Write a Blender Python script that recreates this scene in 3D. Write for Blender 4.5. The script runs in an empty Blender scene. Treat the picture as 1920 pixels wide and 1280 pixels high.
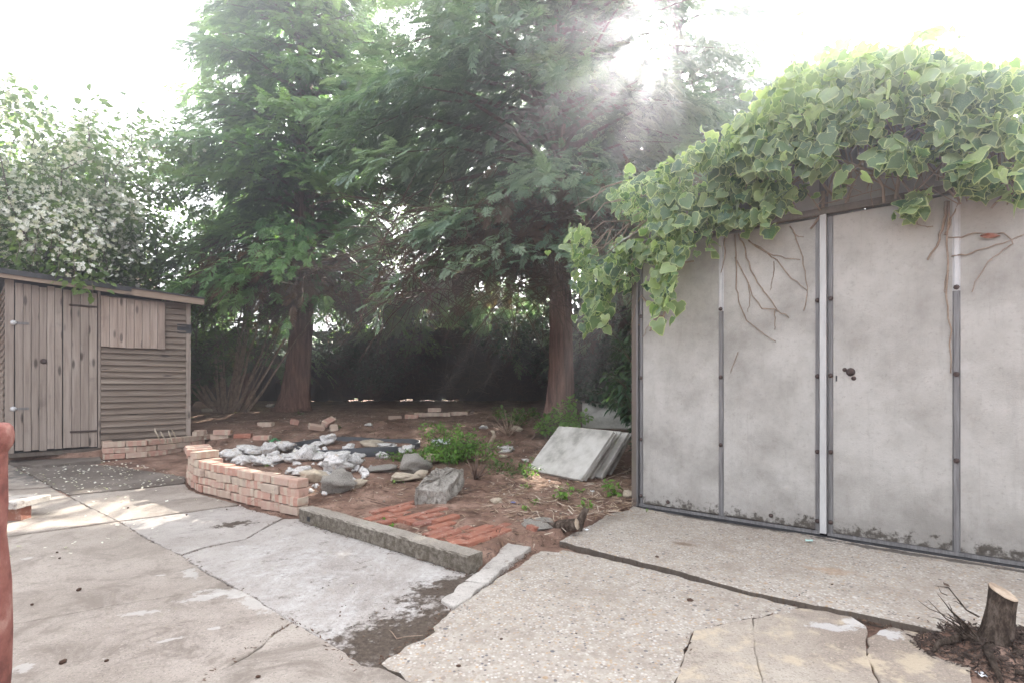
import bpy, math, random
import numpy as np
from mathutils import Vector, Matrix
from mathutils.geometry import delaunay_2d_cdt

# ------------------------------------------------------------------ scene, camera, light
scene = bpy.context.scene
COL = scene.collection
SUN_AZ, SUN_EL = math.radians(16.0), math.radians(33.0)      # azimuth from +Y towards +X
SUN = np.array([math.sin(SUN_AZ) * math.cos(SUN_EL), math.cos(SUN_AZ) * math.cos(SUN_EL), math.sin(SUN_EL)])

cam_d = bpy.data.cameras.new("camera")
cam = bpy.data.objects.new("camera", cam_d)
COL.objects.link(cam)
cam.location = (0, 0, 1.0)
cam.rotation_euler = (math.radians(90), 0, 0)
cam_d.sensor_width = 36.0
cam_d.lens = 18.75
cam_d.shift_y = 82.0 / 1920.0
cam_d.clip_start = 0.05
cam_d.clip_end = 1000
scene.camera = cam

world = bpy.data.worlds.new("World")
scene.world = world
world.use_nodes = True
wn = world.node_tree
bg = wn.nodes["Background"]
sky = wn.nodes.new("ShaderNodeTexSky")
sky.sky_type = 'NISHITA'
sky.sun_disc = False
sky.sun_elevation = SUN_EL
sky.sun_rotation = SUN_AZ
sky.dust_density = 4.0
sky.air_density = 1.0
sky.ozone_density = 1.0
hsv = wn.nodes.new("ShaderNodeHueSaturation")          # thin white cloud takes most of the blue out
hsv.inputs["Saturation"].default_value = .16
wn.links.new(sky.outputs[0], hsv.inputs["Color"])
wn.links.new(hsv.outputs[0], bg.inputs[0])
bg.inputs[1].default_value = 0.15

sun_d = bpy.data.lights.new("sun", 'SUN')
sun_d.energy = 4.8
sun_d.angle = math.radians(0.53)
sun_d.color = (1.0, 0.95, 0.86)
sun = bpy.data.objects.new("sun", sun_d)
COL.objects.link(sun)
sun.rotation_euler = Vector(SUN).to_track_quat('Z', 'Y').to_euler()

scene.view_settings.view_transform = 'Standard'
scene.view_settings.look = 'None'
scene.view_settings.exposure = 3.2
scene.view_settings.gamma = 1.0
scene.view_settings.use_curve_mapping = False
scene.render.engine = 'CYCLES'
scene.cycles.use_denoising = True
scene.cycles.max_bounces = 8
scene.cycles.diffuse_bounces = 4
scene.cycles.transmission_bounces = 4
scene.cycles.transparent_max_bounces = 8
scene.cycles.volume_bounces = 0
scene.cycles.sample_clamp_indirect = 2.5
scene.cycles.use_adaptive_sampling = False
scene.cycles.blur_glossy = 1.0

rng = np.random.default_rng(7)
random.seed(7)

# ------------------------------------------------------------------ helpers
_lat = np.random.default_rng(3).random((256, 256))


def vnoise(x, y, s=1.0, o=0.0):
    """2D value noise, 0..1"""
    x = np.asarray(x, float) * s + 37.3 + o
    y = np.asarray(y, float) * s + 91.7 - o * 1.7
    xi, yi = np.floor(x).astype(int), np.floor(y).astype(int)
    fx, fy = x - xi, y - yi
    fx, fy = fx * fx * (3 - 2 * fx), fy * fy * (3 - 2 * fy)
    g = lambda a, b: _lat[a % 256, b % 256]
    return (g(xi, yi) * (1 - fx) + g(xi + 1, yi) * fx) * (1 - fy) + (g(xi, yi + 1) * (1 - fx) + g(xi + 1, yi + 1) * fx) * fy


def fbm(x, y, s=1.0, o=0.0, n=4):
    r, a = 0, 0.5
    for k in range(n):
        r = r + a * vnoise(x, y, s * 2 ** k, o + 11.3 * k)
        a *= 0.5
    return r


def nrm(a):
    a = np.asarray(a, float)
    return a / np.maximum(np.linalg.norm(a, axis=-1, keepdims=True), 1e-9)


def make_mesh(name, V, F, mats=None, smooth=False, attrs=None, fmat=None):
    V = np.asarray(V, np.float32)
    me = bpy.data.meshes.new(name)
    if isinstance(F, np.ndarray):
        k = F.shape[1]
        me.vertices.add(len(V))
        me.vertices.foreach_set("co", V.ravel())
        me.loops.add(F.size)
        me.loops.foreach_set("vertex_index", F.astype(np.int32).ravel())
        me.polygons.add(len(F))
        me.polygons.foreach_set("loop_start", np.arange(0, F.size, k, dtype=np.int32))
        me.update(calc_edges=True)
    else:
        me.from_pydata([tuple(map(float, v)) for v in V], [], [tuple(map(int, f)) for f in F])
        me.update()
    if mats is not None:
        for m in (mats if isinstance(mats, (list, tuple)) else [mats]):
            me.materials.append(m)
    if fmat is not None:
        me.polygons.foreach_set("material_index", np.asarray(fmat, np.int32))
    if smooth:
        me.polygons.foreach_set("use_smooth", np.ones(len(me.polygons), bool))
    for k, a in (attrs or {}).items():
        at = me.attributes.new(k, 'FLOAT', 'POINT')
        at.data.foreach_set("value", np.asarray(a, np.float32))
    return me


def put(name, me, parent=None, loc=None, rot=None, label=None, cat=None, group=None, kind=None, scale=None):
    o = bpy.data.objects.new(name, me)
    COL.objects.link(o)
    if parent is not None:
        o.parent = parent
    if loc is not None:
        o.location = tuple(map(float, loc))
    if rot is not None:
        o.rotation_euler = tuple(map(float, rot))
    if scale is not None:
        o.scale = tuple(map(float, scale)) if hasattr(scale, '__len__') else (scale,) * 3
    for k, v in (("label", label), ("category", cat), ("group", group), ("kind", kind)):
        if v:
            o[k] = v
    return o


def thing(name, label, cat, loc=(0, 0, 0), rotz=0.0, group=None):
    return put(name, None, None, loc, (0, 0, rotz), label, cat, group)


class Geo:
    """collects pieces of one mesh"""
    def __init__(s):
        s.V, s.F, s.n, s.A, s.FM = [], [], 0, [], []

    def add(s, V, F, a=0.0, fm=0):
        V = np.asarray(V, float).reshape(-1, 3)
        s.V.append(V)
        s.F += [tuple(int(i) + s.n for i in f) for f in F]
        s.FM += [fm] * len(F)
        s.A.append(np.full(len(V), a) if np.isscalar(a) else np.asarray(a, float))
        s.n += len(V)
        return s

    def box(s, x0, x1, y0, y1, z0, z1, a=0.0, fm=0):
        V = [(x0, y0, z0), (x1, y0, z0), (x1, y1, z0), (x0, y1, z0), (x0, y0, z1), (x1, y0, z1), (x1, y1, z1), (x0, y1, z1)]
        F = [(0, 3, 2, 1), (4, 5, 6, 7), (0, 1, 5, 4), (1, 2, 6, 5), (2, 3, 7, 6), (3, 0, 4, 7)]
        return s.add(V, F, a, fm)

    def tube(s, pts, rad, sides=6, a=0.0, cap=True, fm=0):
        V, F = tube(pts, rad, sides, cap)
        return s.add(V, F, a, fm)

    def mesh(s, name, mats, smooth=False, attr="tint"):
        return make_mesh(name, np.concatenate(s.V), s.F, mats, smooth, {attr: np.concatenate(s.A)}, s.FM if isinstance(mats, (list, tuple)) else None)


def tube(pts, rad, sides=6, cap=True):
    P = np.asarray(pts, float)
    n = len(P)
    rad = np.broadcast_to(np.asarray(rad, float), (n,))
    T = nrm(np.gradient(P, axis=0))
    ref = np.array([0, 0, 1.0]) if abs(T[0][2]) < 0.9 else np.array([1.0, 0, 0])
    V = []
    U = nrm(np.cross(ref, T[0]))
    for i in range(n):
        U = nrm(U - T[i] * np.dot(U, T[i]))
        W = np.cross(T[i], U)
        for k in range(sides):
            an = 2 * math.pi * k / sides
            V.append(P[i] + rad[i] * (math.cos(an) * U + math.sin(an) * W))
    F = []
    for i in range(n - 1):
        for k in range(sides):
            a, b = i * sides + k, i * sides + (k + 1) % sides
            F.append((a, b, b + sides, a + sides))
    if cap:
        F.append(tuple(range(sides))[::-1])
        F.append(tuple((n - 1) * sides + k for k in range(sides)))
    return np.array(V), F


def bevel_box(lx, ly, lz, b, jit=0.0, r=None):
    """box centred in x,y, from z 0 to lz, bevelled edges (24 verts)"""
    hx, hy, hz = lx / 2, ly / 2, lz / 2
    V, idx = [], {}
    for sx in (-1, 1):
        for sy in (-1, 1):
            for sz in (-1, 1):
                for ax in range(3):
                    p = [sx * (hx - b), sy * (hy - b), sz * (hz - b)]
                    p[ax] = (sx * hx, sy * hy, sz * hz)[ax]
                    idx[(sx, sy, sz, ax)] = len(V)
                    V.append(p)
    V = np.array(V)
    if jit and r is not None:
        V = V + r.normal(0, jit, V.shape)
    V[:, 2] += hz
    F = []
    I = lambda sx, sy, sz, ax: idx[(sx, sy, sz, ax)]
    for s in (-1, 1):
        q = [I(s, -1, -1, 0), I(s, 1, -1, 0), I(s, 1, 1, 0), I(s, -1, 1, 0)]
        F.append(q if s > 0 else q[::-1])
        q = [I(-1, s, -1, 1), I(-1, s, 1, 1), I(1, s, 1, 1), I(1, s, -1, 1)]
        F.append(q if s > 0 else q[::-1])
        q = [I(-1, -1, s, 2), I(1, -1, s, 2), I(1, 1, s, 2), I(-1, 1, s, 2)]
        F.append(q if s > 0 else q[::-1])
    for a in (-1, 1):
        for c in (-1, 1):
            q = [I(a, c, -1, 0), I(a, c, -1, 1), I(a, c, 1, 1), I(a, c, 1, 0)]
            F.append(q if a * c > 0 else q[::-1])
            q = [I(a, -1, c, 0), I(a, 1, c, 0), I(a, 1, c, 2), I(a, -1, c, 2)]
            F.append(q if a * c > 0 else q[::-1])
            q = [I(-1, a, c, 1), I(-1, a, c, 2), I(1, a, c, 2), I(1, a, c, 1)]
            F.append(q if a * c > 0 else q[::-1])
    for a in (-1, 1):
        for c in (-1, 1):
            for d in (-1, 1):
                q = [I(a, c, d, 0), I(a, c, d, 1), I(a, c, d, 2)]
                F.append(q if a * c * d > 0 else q[::-1])
    return V, F


def frames(fwd, up):
    """rotation matrices whose x axis is fwd and whose z axis is close to up"""
    X = nrm(fwd)
    Y = nrm(np.cross(up, X))
    Z = np.cross(X, Y)
    return np.stack([X, Y, Z], axis=-1)


def scatter(tv, tf, R, T, S, tint=None):
    """copies of a template -> one vertex array, one face array, one tint array"""
    N, n = len(T), len(tv)
    S = np.asarray(S, float)
    S = S[:, None] if S.ndim == 1 else S
    loc = tv[None, :, :] * S[:, None, :]
    V = np.einsum('nij,nkj->nki', R, loc) + T[:, None, :]
    F = (tf[None, :, :] + (np.arange(N) * n)[:, None, None]).reshape(-1, tf.shape[1])
    return V.reshape(-1, 3), F, (None if tint is None else np.repeat(tint, n))


# ------------------------------------------------------------------ the lie of the land
def pz(x, y):
    """top of the concrete: level near the garage, rising gently towards the shed"""
    y = np.asarray(y, float)
    return np.where(y > 4.0, 0.05 * (y - 4.0), 0.0)


_sy = [0, 3.0, 4.0, 5.0, 5.6, 6.4, 8.0, 10.0, 12.0, 14.0, 500]
_sz = [.02, .03, .07, .10, .13, .19, .42, .54, .64, .66, .66]


def soil_h(x, y):
    return np.interp(np.asarray(y, float), _sy, _sz)


def soil(x, y):
    k = 1 - .92 * np.maximum(np.exp(-(((x + 1.10) / .45) ** 2 + ((y - 4.13) / .30) ** 2) ** 2), np.exp(-(((x + .26) / .36) ** 2 + ((y - 3.32) / .34) ** 2) ** 2))
    return soil_h(x, y) + k * ((fbm(x, y, 2.3) - .47) * .07 + (vnoise(x, y, 14.0) - .5) * .026)


def at(px, py, hf=pz):
    """a point of the photograph (1920 x 1280) on a height field, as a place in the garden"""
    rx, rz = (px - 960) / 1000.0, (py - 722) / 1000.0
    lo, hi = 0.3, 0.3
    while hi < 60 and 1 - rz * hi > float(hf(rx * hi, hi)):
        lo, hi = hi, hi * 1.03
    for _ in range(40):
        m = (lo + hi) / 2
        if 1 - rz * m > float(hf(rx * m, m)):
            lo = m
        else:
            hi = m
    return np.array([rx * lo, lo, float(hf(rx * lo, lo))])


def at_depth(px, py, Y):
    return np.array([(px - 960) / 1000.0 * Y, Y, 1 - (py - 722) / 1000.0 * Y])


flat = lambda z: (lambda x, y: z)


def in_poly(px, py, poly):
    px, py = np.asarray(px, float), np.asarray(py, float)
    ins = np.zeros(px.shape, bool)
    n = len(poly)
    for i in range(n):
        x0, y0 = poly[i][:2]
        x1, y1 = poly[(i + 1) % n][:2]
        c = ((y0 > py) != (y1 > py)) & (px < (x1 - x0) * (py - y0) / ((y1 - y0) if y1 != y0 else 1e-9) + x0)
        ins ^= c
    return ins


# sunlit patches on the ground: gaps in the crowns along the way to the sun (x, y, z, rx, ry)
SUNLIT = [(-3.45, 4.30, .02, 1.2, .42), (-2.2, 4.45, .1, .40, .22), (-.66, 3.3, .1, .13, .10), (-.80, 2.97, 0, .13, .07), (.3, 5.2, .12, .34, .2),
          (-4.3, 4.0, 0, .3, .16), (-.34, -1.42, 0, .54, .75)]


def lets_sun(T, keep=0.0, r=rng, grow=.0, last=99):
    """mask of the points that may stay: those outside the gaps"""
    ok = np.ones(len(T), bool)
    for x, y, z, rx, ry in SUNLIT[:last]:
        k = (T[:, 2] - z) / SUN[2]
        gx, gy = T[:, 0] - SUN[0] * k, T[:, 1] - SUN[1] * k
        gr = grow if y > 0 else grow * .3
        d = ((gx - x) / (rx + gr)) ** 2 + ((gy - y) / (ry + gr)) ** 2
        d = d * (.6 + .9 * vnoise(gx, gy, 5.0))
        ok &= ~((d < 1) & (r.random(len(T)) > (keep if y > 0 else .22)))
    return ok
# ------------------------------------------------------------------ materials
class Mat:
    def __init__(s, name, rough=.85, spec=.25):
        s.m = bpy.data.materials.new(name)
        s.m.use_nodes = True
        s.t = s.m.node_tree
        s.b = s.t.nodes["Principled BSDF"]
        s.out = s.t.nodes["Material Output"]
        s.b.inputs["Roughness"].default_value = rough
        s.b.inputs["Specular IOR Level"].default_value = spec
        s._co = None

    def n(s, ty, **kw):
        nd = s.t.nodes.new("ShaderNode" + ty)
        for k, v in kw.items():
            setattr(nd, k, v)
        return nd

    def ln(s, a, b):
        s.t.links.new(a, b)

    def set(s, sock, v):
        if isinstance(v, bpy.types.NodeSocket):
            s.ln(v, sock)
        elif isinstance(v, (tuple, list)) and len(v) == 3 and sock.type == 'RGBA':
            sock.default_value = (*v, 1)
        else:
            sock.default_value = v

    @property
    def co(s):
        if s._co is None:
            s._co = s.n("TexCoord").outputs["Object"]
        return s._co

    @property
    def rnd(s):
        return s.n("ObjectInfo").outputs["Random"]

    def mapped(s, scale=(1, 1, 1), loc=(0, 0, 0), rot=(0, 0, 0), ty='POINT', v=None):
        m = s.n("Mapping", vector_type=ty)
        s.ln(v or s.co, m.inputs[0])
        m.inputs[1].default_value = loc
        m.inputs[2].default_value = rot
        m.inputs[3].default_value = scale
        return m.outputs[0]

    def shifted(s, v=None, amt=40.0):
        """coordinates moved by a random amount per object, so that alike pieces differ"""
        a = s.n("VectorMath", operation='MULTIPLY_ADD')
        c = s.n("CombineXYZ")
        r = s.rnd
        for i in range(3):
            s.ln(r, c.inputs[i])
        s.ln(c.outputs[0], a.inputs[0])
        a.inputs[1].default_value = (amt, amt * 1.7, amt * .6)
        s.ln(v or s.co, a.inputs[2])
        return a.outputs[0]

    def noise(s, scale, detail=4, rough=.55, v=None, dist=0.0):
        nd = s.n("TexNoise")
        s.ln(v or s.co, nd.inputs["Vector"])
        nd.inputs["Scale"].default_value = scale
        nd.inputs["Detail"].default_value = detail
        nd.inputs["Roughness"].default_value = rough
        nd.inputs["Distortion"].default_value = dist
        return nd.outputs["Fac"]

    def voro(s, scale, v=None, out="Distance", feature='F1', rand=1.0):
        nd = s.n("TexVoronoi", feature=feature)
        s.ln(v or s.co, nd.inputs["Vector"])
        nd.inputs["Scale"].default_value = scale
        nd.inputs["Randomness"].default_value = rand
        return nd.outputs[out]

    def math(s, op, a, b=0.0, c=0.0, clamp=False):
        nd = s.n("Math", operation=op, use_clamp=clamp)
        s.set(nd.inputs[0], a)
        s.set(nd.inputs[1], b)
        s.set(nd.inputs[2], c)
        return nd.outputs[0]

    def step(s, v, lo, hi, a=0.0, b=1.0):
        nd = s.n("MapRange", interpolation_type='SMOOTHSTEP', clamp=True)
        s.set(nd.inputs[0], v)
        for i, q in enumerate((lo, hi, a, b)):
            nd.inputs[1 + i].default_value = q
        return nd.outputs[0]

    def ramp(s, v, stops, interp='LINEAR'):
        nd = s.n("ValToRGB")
        s.ln(v, nd.inputs[0])
        cr = nd.color_ramp
        cr.interpolation = interp
        while len(cr.elements) < len(stops):
            cr.elements.new(0.5)
        for e, (p, c) in zip(cr.elements, stops):
            e.position = p
            e.color = (*c, 1)
        return nd.outputs[0]

    def mix(s, f, a, b, blend='MIX'):
        nd = s.n("Mix", data_type='RGBA', blend_type=blend)
        s.set(nd.inputs[0], f)
        s.set(nd.inputs[6], a)
        s.set(nd.inputs[7], b)
        return nd.outputs[2]

    def sep(s, v=None):
        nd = s.n("SeparateXYZ")
        s.ln(v or s.co, nd.inputs[0])
        return nd.outputs

    def attr(s, name="tint"):
        return s.n("Attribute", attribute_name=name).outputs["Fac"]

    def color(s, c):
        s.set(s.b.inputs["Base Color"], c)
        return s

    def bump(s, h, strength=.4, dist=.01):
        nd = s.n("Bump")
        nd.inputs["Strength"].default_value = strength
        nd.inputs["Distance"].default_value = dist
        s.ln(h, nd.inputs["Height"])
        s.ln(nd.outputs[0], s.b.inputs["Normal"])
        return s

    def blob(s, c, rad, rot=0.0, nscale=9.0, namp=.9, soft=.06, edge=1.0):
        """an uneven patch on the ground: 1 inside"""
        v = s.mapped(scale=(rad[0], rad[1], 10), loc=(c[0], c[1], 0), rot=(0, 0, rot), ty='TEXTURE')
        ln = s.n("VectorMath", operation='LENGTH')
        s.ln(v, ln.inputs[0])
        nz = s.noise(nscale * 1.6, 8, .72)
        d = s.math('ADD', ln.outputs["Value"], s.math('MULTIPLY', s.math('SUBTRACT', nz, .5), namp * 4.5))
        return s.step(d, edge - soft, edge + soft, 1.0, 0.0)

    def translucent(s, col, fac=.4):
        tr = s.n("BsdfTranslucent")
        s.set(tr.inputs[0], col)
        mx = s.n("MixShader")
        s.set(mx.inputs[0], fac)
        s.ln(s.b.outputs[0], mx.inputs[1])
        s.ln(tr.outputs[0], mx.inputs[2])
        s.ln(mx.outputs[0], s.out.inputs[0])
        return s


def fbmat(name, stops, scale=8, detail=6, rough=.85, bump=.3, bscale=60, spec=.25, shift=False):
    m = Mat(name, rough, spec)
    v = m.shifted() if shift else m.co
    m.color(m.ramp(m.noise(scale, detail, .65, v), stops))
    if bump:
        m.bump(m.noise(bscale, 5, .7, v), bump, .01)
    return m


def w2(px, py):
    p = at(px, py)
    return (p[0], p[1])


# --- soil
m = Mat("soil", .95, .1)
c = m.ramp(m.noise(3.0, 8, .7), [(.36, (.10, .06, .046)), (.5, (.23, .142, .106)), (.64, (.37, .25, .195))])
c = m.mix(m.step(m.noise(38, 7, .8), .50, .62, 0, .8), c, (.20, .13, .09))
c = m.mix(m.step(m.noise(20, 8, .8), .53, .64, 0, .8), c, (.04, .028, .022))
c = m.mix(m.math('MULTIPLY', m.step(m.voro(70), .16, .05), m.step(m.noise(6, 2), .45, .6)), c, (.22, .20, .18))
m.color(c).bump(m.noise(45, 8, .75), .8, .02)
M_SOIL = m.m


def concrete(name, dark, light, speck=.5):
    m = Mat(name, .9, .2)
    c = m.ramp(m.noise(1.7, 8, .62), [(.32, dark), (.5, tuple((a + b) / 2 for a, b in zip(dark, light))), (.68, light)])
    c = m.mix(m.step(m.noise(11, 9, .82), .50, .66, 0, .55), c, tuple(a * .62 for a in dark))
    c = m.mix(m.step(m.noise(95, 5, .75), .52, .64, 0, speck), c, tuple(a * .5 for a in dark))
    c = m.mix(m.step(m.noise(130, 4, .7), .56, .66, 0, speck * .8), c, tuple(min(a * 1.45, .75) for a in light))
    return m, c


# left bay of the patio: smooth tan concrete with whitish scabs
m, c = concrete("tan_concrete", (.24, .204, .172), (.365, .322, .28), .6)
c = m.mix(m.step(m.noise(3.2, 9, .75, dist=.8), .48, .62, 0, .72), c, (.17, .142, .118))
c = m.mix(m.step(m.noise(30, 8, .85), .58, .66, 0, .7), c, (.42, .39, .355))
for (q, r, ro) in [((385, 1120), (.10, .035), .4), ((430, 1112), (.13, .05), -.2), ((480, 1130), (.14, .045), -.7), ((358, 1075), (.09, .03), -.9), ((268, 1148), (.07, .022), .25),
                   ((402, 1178), (.02, .012), 0), ((45, 1250), (.045, .03), 0), ((320, 1200), (.05, .012), .6), ((300, 1078), (.02, .01), 0), ((52, 1045), (.02, .03), 0)]:
    c = m.mix(m.math('MULTIPLY', m.blob(w2(*q), r, ro, 13, 1.1, .28), .62), c, (.45, .43, .40))
c = m.mix(m.blob(w2(140, 890), (1.0, .34), -.3, 5, .8, .25), c, (.11, .098, .09))
m.color(c).bump(m.noise(120, 6, .7), .35, .006)
M_TAN = m.m

# middle bay: limewashed grey concrete, dirty at the lower end
m, c = concrete("whitened_concrete", (.27, .24, .215), (.40, .37, .34), .5)
wv = m.mapped(scale=(1.4, .75, 1), rot=(0, 0, .7))
white = m.math('MULTIPLY', m.step(m.noise(2.6, 9, .78, wv, .6), .40, .62), m.step(m.noise(24, 9, .85), .36, .62))
wm = m.math('MULTIPLY', white, m.blob(w2(640, 1080), (.95, .55), -.7, 3, .7, .4))
c = m.mix(m.math('MULTIPLY', wm, .85), c, (.49, .48, .46))
dirt = m.blob(w2(770, 1192), (.42, .22), .75, 9, .9, .32)
d2 = m.blob(w2(850, 1100), (.24, .12), .7, 10, .9, .32)
d3 = m.blob(w2(438, 981), (.11, .075), .5, 11, 1.3, .12)
dc = m.ramp(m.noise(60, 6, .7), [(.35, (.05, .038, .03)), (.6, (.10, .078, .06)), (.75, (.16, .13, .11))])
for d in (dirt, d2, d3):
    c = m.mix(d, c, dc)
c = m.mix(m.step(m.noise(9, 8, .8), .56, .64, 0, .75), c, (.15, .125, .105))
m.color(c).bump(m.noise(90, 7, .72), .5, .008)
M_WHITENED = m.m

# far bay: darker, damp
m, c = concrete("damp_concrete", (.085, .068, .056), (.20, .172, .148), .5)
m.color(c).bump(m.noise(90, 6, .7), .4, .006)
M_DAMP = m.m

# exposed aggregate
def aggregate(name, blobs):
    m = Mat(name, .9, .25)
    cell = m.n("TexVoronoi", feature='F1')
    m.ln(m.mapped((1, 1, .3)), cell.inputs["Vector"])
    cell.inputs["Scale"].default_value = 75
    hue = m.sep(cell.outputs["Color"])[0]
    peb = m.ramp(hue, [(0, (.43, .38, .325)), (.25, (.33, .28, .23)), (.5, (.50, .46, .41)), (.66, (.40, .29, .19)), (.78, (.54, .515, .48)), (.88, (.24, .20, .17)), (.95, (.12, .11, .115))], 'CONSTANT')
    mort = m.ramp(m.noise(20, 6, .7), [(.35, (.28, .24, .20)), (.65, (.43, .39, .34))])
    edge = m.step(cell.outputs["Distance"], .30, .55)
    c = m.mix(edge, peb, mort)
    big = m.n("TexVoronoi", feature='F1')
    m.ln(m.mapped((1, 1, .3), loc=(3, 1, 0)), big.inputs["Vector"])
    big.inputs["Scale"].default_value = 22
    bh = m.sep(big.outputs["Color"])
    bm = m.math('MULTIPLY', m.step(big.outputs["Distance"], .20, .26, 1, 0), m.step(bh[1], .80, .83))
    c = m.mix(bm, c, m.ramp(bh[0], [(0, (.13, .125, .13)), (.35, (.35, .25, .16)), (.6, (.52, .50, .47)), (.8, (.25, .21, .18))], 'CONSTANT'))
    c = m.mix(m.step(m.noise(2.2, 7, .65), .45, .70, 0, .55), c, (.25, .205, .165))
    for (q, r, ro, col, f) in blobs:
        c = m.mix(m.math('MULTIPLY', m.blob(q, r, ro, 7, .8, .3), f), c, col)
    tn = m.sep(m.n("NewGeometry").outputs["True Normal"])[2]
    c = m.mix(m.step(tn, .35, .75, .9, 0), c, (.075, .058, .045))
    m.color(c)
    h = m.math('ADD', m.math('MULTIPLY', edge, -.6), m.math('MULTIPLY', m.noise(140, 4, .7), .8))
    m.bump(h, .6, .008)
    return m.m


M_AGG = aggregate("aggregate_concrete", [])
M_APRON = aggregate("apron_concrete", [(w2(1283, 1027), (.075, .03), -.5, (.16, .10, .06), .75), (w2(1560, 1078), (.12, .05), -.5, (.34, .22, .13), .5),
                                       (w2(1350, 983), (.55, .035), -.69, (.08, .065, .055), .85), (w2(1720, 1046), (.60, .035), -.69, (.07, .06, .052), .85)])
m, c = concrete("worn_concrete", (.27, .22, .18), (.43, .38, .32), .6)
c = m.mix(m.step(m.noise(5, 7, .7), .5, .62, 0, .7), c, (.53, .44, .32))
c = m.mix(m.step(m.noise(16, 6, .75), .60, .68, 0, .6), c, (.20, .165, .14))
for q, r in [((1560, 1175), (.10, .03)), ((1605, 1165), (.05, .04)), ((1665, 1185), (.06, .035)), ((1765, 1205), (.05, .02)), ((1450, 1140), (.07, .03))]:
    c = m.mix(m.math('MULTIPLY', m.blob(w2(*q), (r[0] * .8, r[1] * 1.2), -.4, 14, .9, .2), .7), c, (.55, .535, .52))
m.color(c).bump(m.noise(70, 8, .75), .7, .012)
M_WORN = m.m
m, c = concrete("pale_concrete", (.36, .325, .29), (.52, .49, .45), .5)
c = m.mix(m.step(m.noise(9, 6, .7), .56, .66, 0, .8), c, (.15, .11, .085))
m.color(c).bump(m.noise(80, 7, .7), .6, .01)
M_PALE = m.m
# concrete beam: mossy vertical face
m, c = concrete("beam_concrete", (.24, .21, .175), (.37, .335, .285), .7)
nz = m.n("NewGeometry")
up = m.sep(nz.outputs["Normal"])[2]
c = m.mix(m.math('MULTIPLY', m.step(up, .3, .7, 1, 0), m.step(m.noise(26, 9, .82), .40, .58, .30, .95)), c, (.085, .07, .05))
m.color(c).bump(m.noise(110, 7, .75), .8, .012)
M_BEAM = m.m
# rough broken concrete
m = Mat("rough_concrete", .95, .1)
c = m.ramp(m.noise(34, 10, .85), [(.34, (.10, .085, .07)), (.46, (.33, .30, .26)), (.6, (.55, .515, .47))])
m.color(c).bump(m.noise(35, 10, .8), 1.0, .03)
M_ROUGH = m.m
M_FLINT = None
m = Mat("white_flint", .6, .4)
v = m.shifted()
c = m.ramp(m.noise(14, 7, .7, v), [(.34, (.11, .115, .135)), (.42, (.48, .46, .44)), (.52, (.67, .645, .615)), (.7, (.76, .74, .71))])
c = m.mix(m.step(m.noise(5, 3, .5, v), .58, .66, 0, .6), c, (.42, .32, .22))
m.color(c).bump(m.noise(40, 7, .7, v), .7, .015)
M_FLINT = m.m
m = Mat("buff_stone", .85, .2)
v = m.shifted()
m.color(m.ramp(m.noise(9, 7, .7, v), [(.3, (.30, .24, .17)), (.6, (.50, .43, .34)), (.8, (.58, .52, .44))])).bump(m.noise(45, 7, .7, v), .6, .012)
M_BUFF = m.m

# --- brick
def brick_mat(name, stops, stripes=True, dirt=.5):
    m = Mat(name, .92, .15)
    v = m.shifted()
    c = m.ramp(m.rnd, stops)
    if stripes:
        x = m.sep()[0]
        ph = m.math('MULTIPLY', m.rnd, 37.0)
        w = m.math('SINE', m.math('MULTIPLY_ADD', x, 72.0, ph))
        c = m.mix(m.math('MULTIPLY', m.step(w, -.1, .35), m.step(m.noise(7, 2, .5, v), .35, .6)), c, (.50, .42, .33))
    c = m.mix(m.step(m.noise(26, 7, .7, v), .50, .72, 0, .7), c, (.50, .42, .36))
    c = m.mix(m.step(m.noise(14, 7, .75, v), .55, .72, 0, dirt), c, (.13, .10, .08))
    m.color(c).bump(m.noise(95, 6, .75, v), .6, .008)
    return m.m


M_BRICK = brick_mat("brick", [(0, (.42, .225, .17)), (.25, (.46, .285, .225)), (.5, (.44, .335, .265)), (.75, (.45, .245, .19)), (1, (.43, .36, .295))])
M_REDBRICK = brick_mat("red_brick", [(0, (.27, .115, .08)), (.5, (.32, .135, .09)), (1, (.24, .11, .085))], False, .8)
M_TERRA = fbmat("terracotta", [(.38, (.15, .058, .047)), (.47, (.23, .088, .07)), (.55, (.27, .115, .092)), (.64, (.36, .20, .165))], 9, 10, .85, .4, 60).m

# --- garage
m = Mat("cement_panel", .9, .2)
v = m.shifted()
vv = m.mapped((5, 5, .7), v=v)
c = m.ramp(m.noise(2.4, 8, .65, v), [(.36, (.27, .258, .236)), (.5, (.385, .37, .343)), (.62, (.465, .45, .422))])
c = m.mix(m.step(m.noise(3.0, 8, .78, vv), .50, .72, 0, .4), c, (.25, .235, .215))
c = m.mix(m.step(m.noise(48, 7, .8, v), .53, .66, 0, .38), c, (.19, .172, .152))
c = m.mix(m.step(m.noise(5, 10, .8, v), .56, .70, 0, .45), c, (.24, .218, .192))
c = m.mix(m.step(m.noise(2.0, 8, .7, m.mapped((22, 22, .55), v=v)), .58, .74, 0, .3), c, (.25, .225, .20))
c = m.mix(m.math('MULTIPLY', m.rnd, .28), c, (.30, .285, .26))
c = m.mix(m.step(m.noise(2.1, 9, .75, v), .58, .70, 0, .55), c, (.50, .49, .47))
z = m.sep()[2]
mo = m.math('ADD', z, m.math('MULTIPLY', m.math('SUBTRACT', m.noise(13, 8, .75, v), .5), .55))
c = m.mix(m.step(mo, -.06, .42, .6, 0), c, (.20, .185, .165))
c = m.mix(m.step(mo, .05, .115, .92, 0), c, (.062, .052, .042))
m.color(c).bump(m.noise(90, 6, .7, v), .35, .006)
M_PANEL = m.m
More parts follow.
